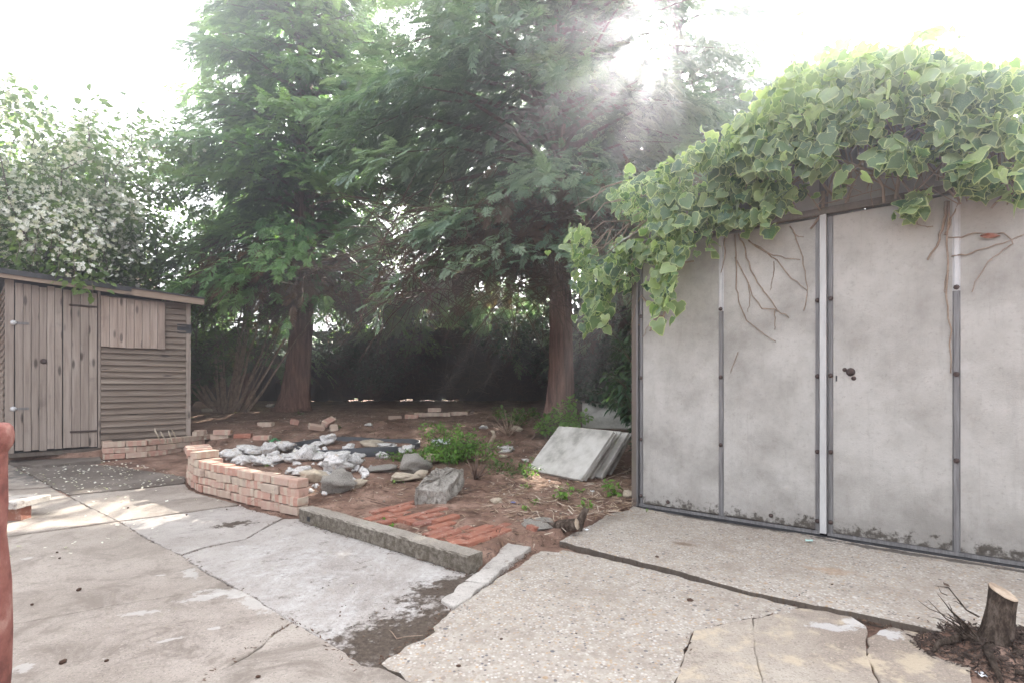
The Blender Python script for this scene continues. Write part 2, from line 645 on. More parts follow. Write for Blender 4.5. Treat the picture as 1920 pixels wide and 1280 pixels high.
M_PANELEDGE = fbmat("cement_sheet", [(.3, (.28, .275, .27)), (.55, (.37, .365, .35)), (.75, (.44, .435, .42))], 4, 8, .9, .35, 90, shift=True).m
M_SHEET = fbmat("leaning_sheet", [(.36, (.30, .285, .255)), (.5, (.47, .45, .41)), (.64, (.56, .54, .50))], 5, 10, .9, .4, 90, shift=True).m
m = Mat("weathered_metal", .55, .4)
m.b.inputs["Metallic"].default_value = .35
v = m.mapped((30, 30, 2))
m.color(m.ramp(m.noise(2, 7, .7, v), [(.3, (.10, .095, .095)), (.55, (.19, .185, .185)), (.75, (.30, .295, .295))]))
M_METAL = m.m
m = Mat("pale_metal", .5, .4)
m.color(m.ramp(m.noise(9, 6, .7), [(.3, (.42, .42, .425)), (.6, (.53, .53, .535)), (.8, (.58, .58, .58))]))
M_PALEMETAL = m.m
m = Mat("white_metal", .45, .4)
m.color(m.ramp(m.noise(9, 6, .7, m.mapped((3, 3, .5))), [(.3, (.36, .36, .355)), (.6, (.47, .47, .46)), (.85, (.54, .54, .53))]))
M_WHITEMETAL = m.m
M_RUST = fbmat("rusty_iron", [(.3, (.04, .03, .027)), (.6, (.075, .052, .046)), (.8, (.12, .075, .058))], 40, 6, .8, .4, 150).m
M_DARK = fbmat("rubber_and_hole_dark", [(.3, (.02, .02, .022)), (.7, (.05, .05, .052))], 12, 4, .6, .1).m  # near-black, also painted for the shade inside holes and gaps

# --- wood
def wood_mat(name, a, b, c3, axis=2, knots=True, green=.0):
    m = Mat(name, .88, .15)
    sh = m.shifted()
    sc = [26, 26, 26]
    sc[axis] = 1.1
    v = m.mapped(tuple(sc), v=sh)
    c = m.ramp(m.noise(1.6, 8, .65, v, .4), [(.28, a), (.5, b), (.74, c3)])
    c = m.mix(m.math('MULTIPLY', m.rnd, .45), c, tuple(q * .62 for q in b))
    sc2 = [9, 9, 9]
    sc2[axis] = 2.6
    if knots:
        kn = m.step(m.voro(1.0, m.mapped(tuple(sc2), v=sh)), .09, .20, 1, 0)
        c = m.mix(m.math('MULTIPLY', kn, .8), c, tuple(q * .3 for q in a))
    c = m.mix(m.step(m.noise(2.4, 6, .7, sh), .56, .74, 0, .5), c, tuple(q * .55 for q in a))
    if green:
        c = m.mix(m.step(m.noise(3.5, 5, .7, sh), .5, .7, 0, green), c, (.13, .14, .085))
    m.color(c).bump(m.noise(2.2, 7, .7, v), .5, .006)
    return m.m


M_PLANK = wood_mat("weathered_plank", (.16, .127, .105), (.325, .27, .23), (.45, .39, .345), 2)
M_SHUTTER = wood_mat("pale_plank", (.23, .17, .135), (.40, .32, .27), (.50, .425, .37), 2)
M_BOARD = wood_mat("weatherboard", (.10, .076, .06), (.225, .178, .143), (.34, .285, .24), 0)  # shade on the boards is painted into this darker brown
M_FASCIA = wood_mat("fascia_wood", (.20, .145, .105), (.31, .235, .18), (.38, .30, .24), 0)
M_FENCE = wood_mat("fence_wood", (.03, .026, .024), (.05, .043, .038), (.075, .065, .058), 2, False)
M_POSTWOOD = wood_mat("brown_timber", (.10, .08, .068), (.165, .135, .115), (.21, .18, .155), 2, False, .3)
M_FELT = fbmat("roof_felt", [(.35, (.035, .035, .038)), (.65, (.075, .075, .078))], 14, 6, .9, .4, 120).m
m = Mat("cypress_bark", .95, .1)
v = m.mapped((14, 14, 1.3))
c = m.ramp(m.noise(1.4, 8, .7, v, .5), [(.36, (.08, .042, .034)), (.5, (.21, .118, .09)), (.64, (.34, .21, .165))])
m.color(c).bump(m.noise(1.5, 8, .7, v, .5), 1.0, .04)
M_BARK = m.m
M_TWIG = fbmat("twig_bark", [(.3, (.075, .048, .036)), (.6, (.15, .10, .075)), (.8, (.23, .165, .125))], 18, 5, .9, .4, 60).m
M_HAZEL = fbmat("hazel_bark", [(.36, (.17, .12, .085)), (.5, (.30, .22, .165)), (.66, (.40, .31, .24))], 14, 5, .85, .4, 60).m
M_IVYSTEM = fbmat("ivy_stem", [(.3, (.20, .145, .105)), (.6, (.33, .255, .195)), (.8, (.42, .34, .27))], 22, 5, .9, .5, 70).m
m = Mat("stump_bark", .95, .1)
m.color(m.ramp(m.noise(26, 9, .8, m.mapped((1, 1, .45))), [(.38, (.035, .025, .02)), (.5, (.10, .075, .058)), (.62, (.23, .185, .15))])).bump(m.noise(40, 9, .8, m.mapped((1, 1, .45))), 1.0, .03)
M_STUMP = m.m
m = Mat("cut_wood", .85, .2)
m.color(m.ramp(m.noise(9, 5, .6), [(.38, (.17, .12, .085)), (.5, (.36, .28, .205)), (.62, (.47, .39, .31))]))
M_CUT = m.m


# --- leaves
def leaf_mat(name, stops, trans=.4, tcol=1.6, rough=.5, spec=.35):
    m = Mat(name, rough, spec)
    c = m.ramp(m.attr(), stops)
    m.color(c)
    t = m.mix(1.0, c, (tcol, tcol * 1.05, tcol * .55), 'MULTIPLY')
    m.translucent(t, trans)
    return m.m


# tint: 0 dark .. 0.8 bright, 1.0 dead brown
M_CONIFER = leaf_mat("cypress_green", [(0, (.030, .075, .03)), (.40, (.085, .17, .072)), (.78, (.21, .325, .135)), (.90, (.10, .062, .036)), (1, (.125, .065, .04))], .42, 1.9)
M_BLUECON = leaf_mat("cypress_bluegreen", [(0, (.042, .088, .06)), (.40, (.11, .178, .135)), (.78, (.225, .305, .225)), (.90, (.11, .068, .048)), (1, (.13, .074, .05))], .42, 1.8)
M_SHRUB = leaf_mat("shrub_leaf", [(0, (.035, .075, .022)), (.5, (.065, .125, .036)), (1, (.13, .20, .055))], .42, 1.8)
M_SEEDLING = leaf_mat("bright_leaf", [(0, (.07, .15, .03)), (.5, (.13, .26, .05)), (1, (.22, .37, .08))], .45, 1.6)
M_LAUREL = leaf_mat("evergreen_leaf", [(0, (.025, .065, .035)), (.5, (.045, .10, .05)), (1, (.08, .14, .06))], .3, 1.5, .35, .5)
M_PETAL = leaf_mat("white_petal", [(0, (.74, .74, .68)), (1, (.82, .82, .80))], .35, 1.0, .7, .2)
m = Mat("ivy_leaf", .38, .55)
e = m.attr("edge")
v = m.shifted()
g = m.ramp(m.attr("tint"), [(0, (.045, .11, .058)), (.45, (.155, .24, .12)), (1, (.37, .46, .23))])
g = m.mix(m.step(m.noise(22, 3, .6), .50, .60, 0, .5), g, (.20, .27, .16))
ee = m.math('ADD', e, m.math('MULTIPLY', m.math('SUBTRACT', m.noise(28, 2, .6), .5), .5))
c = m.mix(m.step(ee, .70, .92, 0, .9), g, (.50, .55, .33))
m.color(c)
m.translucent(m.mix(1.0, c, (1.6, 1.7, .8), 'MULTIPLY'), .5)
M_IVY = m.m
m = Mat("litter", .95, .1)
m.color(m.ramp(m.attr(), [(0, (.07, .042, .03)), (.4, (.15, .09, .06)), (.7, (.25, .165, .11)), (.9, (.38, .29, .21)), (1, (.5, .43, .35))]))
M_LITTER = m.m
m = Mat("gravel", .9, .2)
m.color(m.ramp(m.attr(), [(0, (.12, .10, .09)), (.4, (.28, .24, .20)), (.7, (.45, .40, .34)), (1, (.66, .64, .62))]))
M_GRAVEL = m.m
M_MULCH = fbmat("dark_mulch", [(.36, (.03, .021, .017)), (.55, (.062, .043, .034)), (.68, (.12, .085, .065))], 40, 4, .95, .3, 90).m


def plain(name, c, rough=.6, spec=.3):
    m = Mat(name, rough, spec)
    m.color(m.mix(m.step(m.noise(12, 5, .7), .4, .7, 0, .5), c, tuple(q * .75 for q in c)))
    return m.m


M_LINER = plain("black_plastic", (.045, .047, .052), .45, .4)
M_GREENPL = plain("green_plastic", (.05, .22, .09), .4, .4)
M_WHITEPL = plain("white_paper", (.72, .74, .76), .6)
M_BLUEPL = plain("blue_plastic", (.12, .20, .55), .4)
M_GREYBOARD = plain("pale_grey_board", (.48, .52, .53), .7)
M_TILE = fbmat("roof_tile", [(.3, (.20, .13, .09)), (.6, (.30, .20, .15)), (.8, (.38, .29, .23))], 12, 6, .9, .4, 60, shift=True).m
M_HOUSEBRICK = fbmat("house_brick", [(.3, (.25, .16, .12)), (.6, (.36, .25, .19)), (.8, (.42, .33, .27))], 8, 6, .9, .4, 60).m
M_GRASS = leaf_mat("grass", [(0, (.06, .13, .03)), (1, (.12, .22, .05))], .4, 1.5)
# ------------------------------------------------------------------ ground
PATIO_EDGE = [(-1500, 869), (20, 867), (180, 860), (193, 858), (382, 833), (372, 880), (349, 893), (355, 915), (372, 924), (445, 947), (540, 969), (562, 977), (876, 1077), (846, 1108), (870, 1087), (952, 1014),
              (1000, 1022), (1047, 1011), (1113, 978), (1139, 961), (1192, 946), (1290, 952), (1545, 985), (1785, 1015), (1920, 1035), (2400, 1100)]
_pp = [at(*q)[:2] + (np.array([.06, .10]) if 354 < q[0] < 880 else 0) for q in PATIO_EDGE]
PATIO = [tuple(q) for q in _pp] + [(8, 1.0), (8, -1), (-14, -1)]
MOUND = at(1868, 1215)


def ground_h(x, y):
    s = soil(x, y)
    ip = in_poly(x, y, PATIO)
    g = np.where(ip, pz(x, y) - .017 + (vnoise(x, y, 9.0) - .5) * .008, s)
    d = np.hypot((x - MOUND[0] - .05) / .36, (y - MOUND[1] + .02) / .24)
    g = g + np.clip(1 - d, 0, 1) ** .7 * (.075 + .05 * (vnoise(x, y, 16.0, 5) - .3))
    return g


def axis(parts):
    return np.unique(np.concatenate([np.arange(a, b, s) for a, b, s in parts]).round(4))


gx = axis([(-120, -20, 10), (-20, -6, .8), (-6, -4, .12), (-4, 2.6, .045), (2.6, 6, .4), (6, 20, 2), (20, 121, 10)])
gy = axis([(-30, -2, 4), (-2, 1.2, .4), (1.2, 6.4, .045), (6.4, 10.5, .10), (10.5, 16, .4), (16, 40, 3), (40, 161, 12)])
X, Y = np.meshgrid(gx, gy)
Z = ground_h(X, Y)
V = np.stack([X.ravel(), Y.ravel(), Z.ravel()], 1)
nx_, ny_ = len(gx), len(gy)
i = np.arange((nx_ - 1) * (ny_ - 1))
i = i // (nx_ - 1) * nx_ + i % (nx_ - 1)
F = np.stack([i, i + 1, i + nx_ + 1, i + nx_], 1)
put("ground", make_mesh("ground", V, F, M_SOIL, True), kind="structure")

# ------------------------------------------------------------------ patio slabs
patio = put("patio", None, kind="structure")


def outline(poly, step=.04, jit=.004, seed=0):
    """dense outline, uneven as broken concrete"""
    r = np.random.default_rng(seed)
    out = []
    n = len(poly)
    for i in range(n):
        a, b = np.array(poly[i]), np.array(poly[(i + 1) % n])
        L = np.linalg.norm(b - a)
        k = int(min(max(1, round(L / step)), 60))
        t = np.array([-(b - a)[1], (b - a)[0]]) / max(L, 1e-6)
        for j in range(k):
            f = j / k
            out.append(a + (b - a) * f + t * r.normal(0, jit if j else jit * .4))
    return np.array(out)


def slab(px_poly, mat, top=0.0, thick=.09, jit=.004, seed=0, step=.045, grid=.12, hf=None, und=.004, grow=0.0):
    f = hf or (lambda x, y: pz(x, y) + top)
    poly = [at(*q, f)[:2] if len(q) == 2 else np.array(q[:2]) for q in px_poly]
    a = sum(poly[i][0] * poly[(i + 1) % len(poly)][1] - poly[(i + 1) % len(poly)][0] * poly[i][1] for i in range(len(poly)))
    if a < 0:
        poly = poly[::-1]
    o = outline(poly, step, jit, seed)
    n = len(o)
    if grow:
        dd = nrm(np.roll(o, -1, 0) - np.roll(o, 1, 0))
        o = o + np.stack([dd[:, 1], -dd[:, 0]], 1) * grow
    d1 = nrm(np.roll(o, -1, 0) - np.roll(o, 1, 0))
    inn = o + np.stack([-d1[:, 1], d1[:, 0]], 1) * .004
    x0, x1 = np.clip(inn[:, 0].min(), -7, 6), np.clip(inn[:, 0].max(), -7, 6)
    y0, y1 = np.clip(inn[:, 1].min(), .8, 9), np.clip(inn[:, 1].max(), .8, 9)
    gx, gy = np.meshgrid(np.arange(x0, x1, grid), np.arange(y0, y1, grid))
    q = np.stack([gx.ravel(), gy.ravel()], 1)
    q = q[in_poly(q[:, 0], q[:, 1], inn)]
    pts = [Vector(p) for p in inn] + [Vector(p) for p in q]
    vs, _e, fs, *_ = delaunay_2d_cdt(pts, [], [list(range(n))], 1, 1e-5)
    V2 = np.array([(v.x, v.y) for v in vs])
    zt = lambda P, dz: f(P[:, 0], P[:, 1]) + dz + (vnoise(P[:, 0], P[:, 1], 3.0, seed) - .5) * und * 2
    top_v = np.column_stack([V2, zt(V2, 0)])
    m0 = len(top_v)
    ring = np.column_stack([o, zt(o, -.004)])
    low = np.column_stack([o, zt(o, -thick)])
    # find the inner ring's vertices in the triangulation
    from_in = [int(np.argmin(((V2 - p) ** 2).sum(1))) for p in inn]
    F = [tuple(t) for t in fs]
    for k in range(n):
        k2 = (k + 1) % n
        if from_in[k] != from_in[k2]:
            F.append((from_in[k], m0 + k, m0 + k2, from_in[k2]))
        F.append((m0 + k, m0 + n + k, m0 + n + k2, m0 + k2))
    V = np.concatenate([top_v, ring, low])
    # upward faces
    G = []
    for t in F[:len(fs)]:
        a, b, c = (V[t[j]] for j in range(3))
        G.append(t if np.cross(b - a, c - a)[2] > 0 else t[::-1])
    me = make_mesh("concrete_slab", V, G + F[len(fs):], mat)
    return put("concrete_slab", me, patio)


g_ = 1.2
SLABS = [
    ([(-900, 918), (13, 916), (94, 911), (46, 885), (18, 870), (-900, 871)], M_TAN, 0, .004),
    ([(-900, 921), (13, 919), (96, 914), (158, 947), (219, 975), (11, 1003), (-900, 1090)], M_TAN, 0, .004),
    ([(-900, 1093), (11, 1006), (221, 978), (301, 1025), (337, 1041), (381, 1071), (434, 1100), (219, 1131), (27, 1169), (-900, 1400)], M_TAN, 0, .003),
    ([(-900, 1403), (27, 1171), (219, 1133), (436, 1102.5), (461, 1113), (527, 1156), (545, 1165), (512, 1183), (489, 1207), (440, 1238), (363, 1279), (250, 1340), (100, 1500), (-900, 2100)], M_TAN, 0, .004),
    ([(548, 1167), (581, 1185), (632, 1215), (675, 1246), (710, 1250), (778, 1281), (900, 1342), (1100, 1442), (1100, 1900), (110, 1900), (110, 1500), (254, 1342), (367, 1281), (445, 1240), (494, 1211), (518, 1186)], M_TAN, 0, .004),
    ([(50, 884), (98, 911), (130, 926), (345, 904), (348, 893), (200, 871), (22, 868)], M_DAMP, -.002, .006),
    ([(132, 929), (345, 907), (354, 917), (372, 926), (445, 945), (222, 974.5), (161, 945)], M_TAN, 0, .004),
    ([(225, 977), (446, 948), (495, 961), (528, 970), (502, 983), (458, 1009.5), (382, 1024.5), (341, 1038), (305, 1023)], M_WHITENED, 0, .005),
    ([(342, 1041), (384, 1027.5), (460, 1012), (504, 986), (533, 971), (566, 972), (886, 1070), (880, 1090), (858, 1125), (872, 1142), (850, 1160), (822, 1194), (735, 1250), (700, 1262), (680, 1250),
      (636, 1213), (585, 1183), (531, 1154), (465, 1111), (386, 1069)], M_WHITENED, -.002, .004),
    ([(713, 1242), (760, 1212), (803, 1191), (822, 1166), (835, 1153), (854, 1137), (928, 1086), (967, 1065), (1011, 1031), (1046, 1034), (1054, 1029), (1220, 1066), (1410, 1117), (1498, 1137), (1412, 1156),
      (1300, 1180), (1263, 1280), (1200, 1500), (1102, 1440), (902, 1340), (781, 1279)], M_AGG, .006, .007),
    ([(1301, 1182), (1410.5, 1158.5), (1415, 1222), (1429, 1282), (1440, 1500), (1204, 1500), (1267, 1281)], M_WORN, .002, .0025),
    ([(1413, 1158), (1490, 1136.5), (1530, 1140), (1590, 1150), (1622, 1171), (1623, 1225), (1648, 1285), (1680, 1500), (1444, 1500), (1432, 1281), (1416.5, 1221)], M_WORN, .003, .003),
    ([(1627, 1193), (1650, 1179), (1680, 1167), (1730, 1177), (1780, 1203), (1808, 1216), (1826, 1238), (1815, 1262), (1825, 1300), (1830, 1500), (1684, 1500), (1651, 1284), (1627, 1224)], M_WORN, 0, .005),
    ([(827, 1123), (868, 1089), (911, 1091), (850, 1136)], M_PALE, .014, .006),
    ([(872, 1086), (904, 1064), (952, 1016), (996, 1024), (944, 1062), (914, 1089)], M_PALE, .018, .006),
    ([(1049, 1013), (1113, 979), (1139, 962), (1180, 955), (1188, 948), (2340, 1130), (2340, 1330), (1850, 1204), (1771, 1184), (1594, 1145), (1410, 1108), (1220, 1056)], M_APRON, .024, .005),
    ([(20, 866), (70, 872), (190, 861), (180, 845), (8, 852)], M_DAMP, .028, .004),
]
for k, (poly, mat, top, jit) in enumerate(SLABS):
    slab(poly, mat, top, .10, jit, k + 1, grow=.006 if mat in (M_TAN, M_WHITENED) else (.003 if mat is M_WORN else 0))

# ------------------------------------------------------------------ concrete beam along the bed
A, B = at(878, 1076), at(561, 976)
B[2] = pz(*B[:2])
L = np.linalg.norm((B - A)[:2])
ang = math.atan2((B - A)[1], (B - A)[0])
g = Geo()
nseg = 44
r = np.random.default_rng(5)
prof = [(0, 0), (0, .088), (.006, .097), (.104, .098), (.112, .09), (.112, -.02)]
V, F = [], []
for i in range(nseg + 1):
    for (b, z) in prof:
        V.append((L * i / nseg, -b + r.normal(0, .0015), z + r.normal(0, .0018)))
m_ = len(prof)
for i in range(nseg):
    for k in range(m_ - 1):
        F.append((i * m_ + k, i * m_ + k + 1, (i + 1) * m_ + k + 1, (i + 1) * m_ + k))
F.append(tuple(range(m_)))
F.append(tuple(nseg * m_ + k for k in range(m_))[::-1])
beam = put("concrete_beam", make_mesh("concrete_beam", V, F, M_BEAM), None, A, (0, 0, ang), "long mossy concrete beam lying along the front of the soil bed", "beam")
hb = Geo()
hb.box(L - .155, L - .115, -.002 + .0045, -.002 + .0055, .02, .055)  # dark plate on the face, painting the shade inside the hole
put("bolt_hole_shade", hb.mesh("bolt_hole_shade", M_DARK), beam)

# ------------------------------------------------------------------ garage
G0 = np.array([1.03, 4.29, 0.0])
GU = np.array([.768, -.64, 0])
GN = np.array([-.64, -.768, 0])          # out of the front wall, towards the camera
garage = thing("garage", "grey cement panel garage with double doors under overhanging ivy", "garage", G0, math.atan2(-.64, .768))
GTOP, GRIDGE, GMID, GW, GD = 2.085, 2.66, 1.29, 2.58, 5.0


def roofz(t):
    return GRIDGE - abs(t - GMID) * (GRIDGE - 2.13) / (GMID + .12)


def sheet(x0, x1, y, z0, z1, th=.012, top=None, seed=0):
    """thin panel with slightly proud, uneven edges; top is a function of x for a sloping head"""
    n = 4
    V, F = [], []
    for i in range(n + 1):
        x = x0 + (x1 - x0) * i / n
        zt = top(x) if top else z1
        for (yy, zz) in ((y, z0), (y, zt), (y + th, zt), (y + th, z0)):
            V.append((x, yy, zz))
    for i in range(n):
        for k in range(4):
            F.append((i * 4 + k, (i + 1) * 4 + k, (i + 1) * 4 + (k + 1) % 4, i * 4 + (k + 1) % 4))
    F.append((0, 1, 2, 3))
    F.append(tuple(n * 4 + k for k in (3, 2, 1, 0)))
    return V, F


def strip(x, w, z0, z1, mat, parent, y=-.016, d=.018, name="frame_strip"):
    """ribbed metal cover strip"""
    prof = [(-w / 2, 0), (-w / 2, -d * .5), (-w * .30, -d * .5), (-w * .25, -d), (w * .25, -d), (w * .30, -d * .5), (w / 2, -d * .5), (w / 2, 0)]
    V = [(px_, py_, zz) for zz in (z0, z1) for (px_, py_) in prof]
    k = len(prof)
    F = [(i, (i + 1) % k, k + (i + 1) % k, k + i) for i in range(k)] + [tuple(range(k))[::-1], tuple(range(k, 2 * k))]
    return put(name, make_mesh(name, V, F, mat), parent, (x, y + d, 0))


def dome(rad, h, n=10, rings=3):
    V, F = [(0, -h, 0)], []
    for j in range(1, rings + 1):
        a = math.pi / 2 * j / rings
        for k in range(n):
            b = 2 * math.pi * k / n
            V.append((rad * math.sin(a) * math.cos(b), -h * math.cos(a), rad * math.sin(a) * math.sin(b)))
    for k in range(n):
        F.append((0, 1 + (k + 1) % n, 1 + k))
    for j in range(rings - 1):
        for k in range(n):
            a, b = 1 + j * n + k, 1 + j * n + (k + 1) % n
            F.append((a, b, b + n, a + n))
    return V, F


bolt_me = make_mesh("bolt", *dome(.015, .013, 8, 2), M_RUST, True)
V, F = dome(.021, .006, 10, 2)
washer_me = make_mesh("bolt_washer", V, F, M_DARK, True)


def bolt(x, z, parent, y=-.018):
    b = put("bolt", bolt_me, parent, (x, y - .004, z))
    return b


for side, (a, b) in enumerate([(0.0, 1.275), (1.318, 2.58)]):
    door = put("door", None, garage, (a, 0, 0))
    w = b - a
    mid = w / 2 + .006
    for (p0, p1) in ((.03, mid - .018), (mid + .018, w - .028)):
        z0 = .062 if side == 0 else .058
        V, F = sheet(p0, p1, -.008, z0, GTOP)
        put("panel", make_mesh("panel", V, F, M_PANEL), door)
    for (x, ww) in ((.018, .036), (mid, .046), (w - .014, .034)):
        strip(x, ww, .055, 1.535 if x == mid else GTOP, M_METAL, door)
        if x == mid:
            strip(x, ww * .8, 1.535, GTOP - .005, M_PALEMETAL, door, name="pale_strip")
        for z in (.57, 1.06, 1.55) + ((.12,) if x != mid else ()):
            bolt(x, z + .004 * side, door)
    g = Geo().box(0.0, w, -.026, -.004, .036, .056)
    put("bottom_rail", g.mesh("bottom_rail", M_METAL), door)
    if side == 0:
        bolt(.24, .10, door, -.010)
        bolt(.98, .11, door, -.010)
    else:
        put("knob", make_mesh("knob", *dome(.026, .03, 12, 3), M_RUST, True), door, (.125, -.009, 1.085))
        put("lock_plate", make_mesh("lock_plate", *dome(.013, .008, 10, 2), M_RUST, True), door, (.093, -.009, 1.10))
        put("bolt_head", make_mesh("bolt_head", *dome(.014, .012, 10, 2), M_RUST, True), door, (.142, -.009, 1.045))
        kh = Geo().box(-.004, .004, -.0095, -.006, -.018, .018)  # dark plate that paints the shade within the lock opening
        put("keyhole_shade", kh.mesh("keyhole_shade", M_DARK), door, (.048, 0, 1.045))
jb = Geo().box(1.277, 1.313, -.042, .0, .05, GTOP + .01)
jb.box(1.24, 1.36, .012, .03, .04, GTOP)  # plate added behind the jamb to block light through the gap
put("door_jamb", jb.mesh("door_jamb", M_WHITEMETAL), garage)
cp = Geo().box(-.062, -.022, -.024, .045, .0, 2.10)
put("corner_post", cp.mesh("corner_post", M_POSTWOOD), garage)
c2 = Geo().box(-.018, -.004, -.034, .03, .035, 2.10)
put("edge_channel", c2.mesh("edge_channel", M_METAL), garage)
cp = Geo().box(2.585, 2.64, -.02, .045, .0, 2.10)
put("corner_post", cp.mesh("corner_post", M_POSTWOOD), garage)
tr = Geo().box(-.08, 2.66, -.045, -.004, GTOP + .012, GTOP + .034).box(-.08, 2.66, -.03, .0, GTOP + .036, GTOP + .058)
put("door_track", tr.mesh("door_track", M_POSTWOOD), garage)
sl = Geo().box(-.02, 2.62, -.03, .05, .012, .033)
put("sill", sl.mesh("sill", M_DARK), garage)
for (a, b) in ((-.05, .655), (.70, 1.268), (1.318, 1.90), (1.95, 2.63)):
    V, F = sheet(a, b, .0, GTOP + .06, 0, .012, lambda x: roofz(x) - .03)
    put("gable_panel", make_mesh("gable_panel", V, F, M_PANELEDGE), garage)
for x in (.678, 1.293, 1.925):
    strip(x, .05, GTOP + .06, roofz(x) - .035, M_METAL, garage, y=-.012)
for k in range(8):
    for x in (-.03, 2.598):
        g = Geo().box(x, x + .03, .05 + k * .62, .05 + k * .62 + .60, 0, 2.12)
        put("wall_panel", g.mesh("wall_panel", M_PANELEDGE), garage)
g = Geo().box(-.03, 2.63, 5.02, 5.05, 0, 2.12)
put("wall_panel", g.mesh("wall_panel", M_PANELEDGE), garage)
# corrugated roof, one sheet each side
for s in (-1, 1):
    V, F = [], []
    ny = 120
    for j in range(ny + 1):
        y = -.10 + 5.2 * j / ny
        for d in (0.0, 1.44):
            z = GRIDGE + .02 - d * (GRIDGE - 2.13) / 1.41 + .014 * math.sin(j * math.pi / 2 + .7)
            V += [(GMID + s * (d + .002), y, z), (GMID + s * (d + .002), y, z - .012)]
    for j in range(ny):
        q = j * 4
        F += [(q, q + 2, q + 6, q + 4), (q + 1, q + 5, q + 7, q + 3), (q + 2, q + 3, q + 7, q + 6), (q, q + 4, q + 5, q + 1)]
    F += [(0, 1, 3, 2), (ny * 4, ny * 4 + 2, ny * 4 + 3, ny * 4 + 1)]
    put("roof_sheet", make_mesh("roof_sheet", V, F, M_PANELEDGE), garage)


def wall_pt(px, py, off=0.02):
    """where the view through a pixel meets a plane standing off the garage front"""
    rx, rz = (px - 960) / 1000.0, (py - 722) / 1000.0
    Yd = (G0 @ GN + off) / (rx * GN[0] + GN[1])
    return np.array([rx * Yd, Yd, 1 - rz * Yd])


# ------------------------------------------------------------------ shed
S0 = np.array([-5.66, 5.95, .238])
SV = math.atan2(.714, .70)
shed = thing("garden_shed", "small weathered timber shed with plank door and boarded window", "shed", S0, SV)
SW, SD = 1.83, 1.5
r = np.random.default_rng(21)


def shead(x):
    return 1.965 - .085 * x / SW


def planks(x0, x1, z0, z1, n, y, th, mat, parent, head=None, jz=.006):
    w = (x1 - x0) / n
    for i in range(n):
        a = x0 + i * w
        zt = (min(head(a), head(a + w)) if head else z1) + r.normal(0, jz)
        zb = z0 + r.normal(0, jz)
        V, F = bevel_box(w - .004, th, zt - zb, .002)
        put("plank", make_mesh("plank", V, F, mat), parent, (a + w / 2, y + r.normal(0, .0015), zb), (0, 0, r.normal(0, .004)))


body = put("shed_dark_backing", Geo().box(.03, SW - .03, .012, .02, .0, 1.86).box(.03, .04, .012, SD, 0, 1.86).box(SW - .04, SW - .03, .012, SD, 0, 1.8).box(.03, SW - .03, SD, SD + .01, 0, 1.85).mesh("shed_dark_backing", M_DARK), shed)  # dark backing, paints the shade seen between planks and boards
floor = Geo().box(-.01, SW + .01, .0, SD, -.05, -.002)
put("floor_frame", floor.mesh("floor_frame", M_POSTWOOD), shed)
for (a, b, c0, c1) in ((.0, .075, -.02, .012), (.825, .852, -.022, .012), (SW - .055, SW, -.025, .012)):
    g = Geo().box(a, b, c0, c1, 0.0, shead(b) - .02)
    put("corner_post" if b != .852 else "door_post", g.mesh("corner_post", M_PLANK), shed)
door = put("door", None, shed)
planks(.082, .49, .02, 0, 6, -.028, .02, M_PLANK, door, lambda x: shead(x) - .05)
planks(.496, .818, .02, 0, 4, -.024, .02, M_PLANK, door, lambda x: shead(x) - .05)
for (z, x0, x1) in ((1.70, .55, .815), (.20, .56, .815)):
    g = Geo().box(x0, x1, -.046, -.0355, z, z + .022)
    put("strap", g.mesh("strap", M_RUST), door)
put("knob", make_mesh("knob", *dome(.032, .03, 12, 3), M_RUST, True), door, (.325, -.037, 1.04))
for z in (1.46, .50):
    h = put("hinge", Geo().box(.06, .20, -.045, -.037, z - .014, z + .014).mesh("hinge", M_METAL), door)
    put("hinge_cap", make_mesh("hinge_cap", *dome(.028, .025, 10, 3), M_PALEMETAL, True), h, (.07, -.044, z))
shutter = put("shutter", None, shed, (.85, -.052, 0))
planks(0, .675, 1.235, 1.85, 8, 0, .018, M_SHUTTER, shutter, lambda x: 1.852 - .02 * x, .004)
for zz in (1.33, 1.74):
    put("batten", Geo().box(.02, .655, .011, .030, zz, zz + .05).mesh("batten", M_PLANK), shutter)
# overlapping boards, front right and left flank
for k in range(24):
    z = .02 + k * .0765
    x1 = SW - .058
    if z + .08 > shead(x1) - .02:
        break
    V = [(.0, -.037, 0), (x1 - .855, -.037, 0), (x1 - .855, -.010, 0), (0, -.010, 0), (0, -.004, .086), (x1 - .855, -.004, .086), (x1 - .855, .004, .086), (0, .004, .086)]
    V = np.array(V) + r.normal(0, .0016, (8, 3)) * [0, 1, 1]
    F = [(0, 3, 2, 1), (4, 5, 6, 7), (0, 1, 5, 4), (1, 2, 6, 5), (2, 3, 7, 6), (3, 0, 4, 7)]
    put("weatherboard", make_mesh("weatherboard", V, F, M_BOARD), shed, (.855, 0, z))
    V2 = np.array([(-.020, .016, 0), (-.020, SD, 0), (-.010, SD, 0), (-.010, .016, 0), (-.004, .016, .086), (-.004, SD, .086), (.006, SD, .086), (.006, .016, .086)])
    put("weatherboard", make_mesh("weatherboard", V2, [(0, 1, 2, 3), (4, 7, 6, 5), (0, 4, 5, 1), (1, 5, 6, 2), (2, 6, 7, 3), (3, 7, 4, 0)], M_BOARD), shed, (-.002, 0, z + .003))
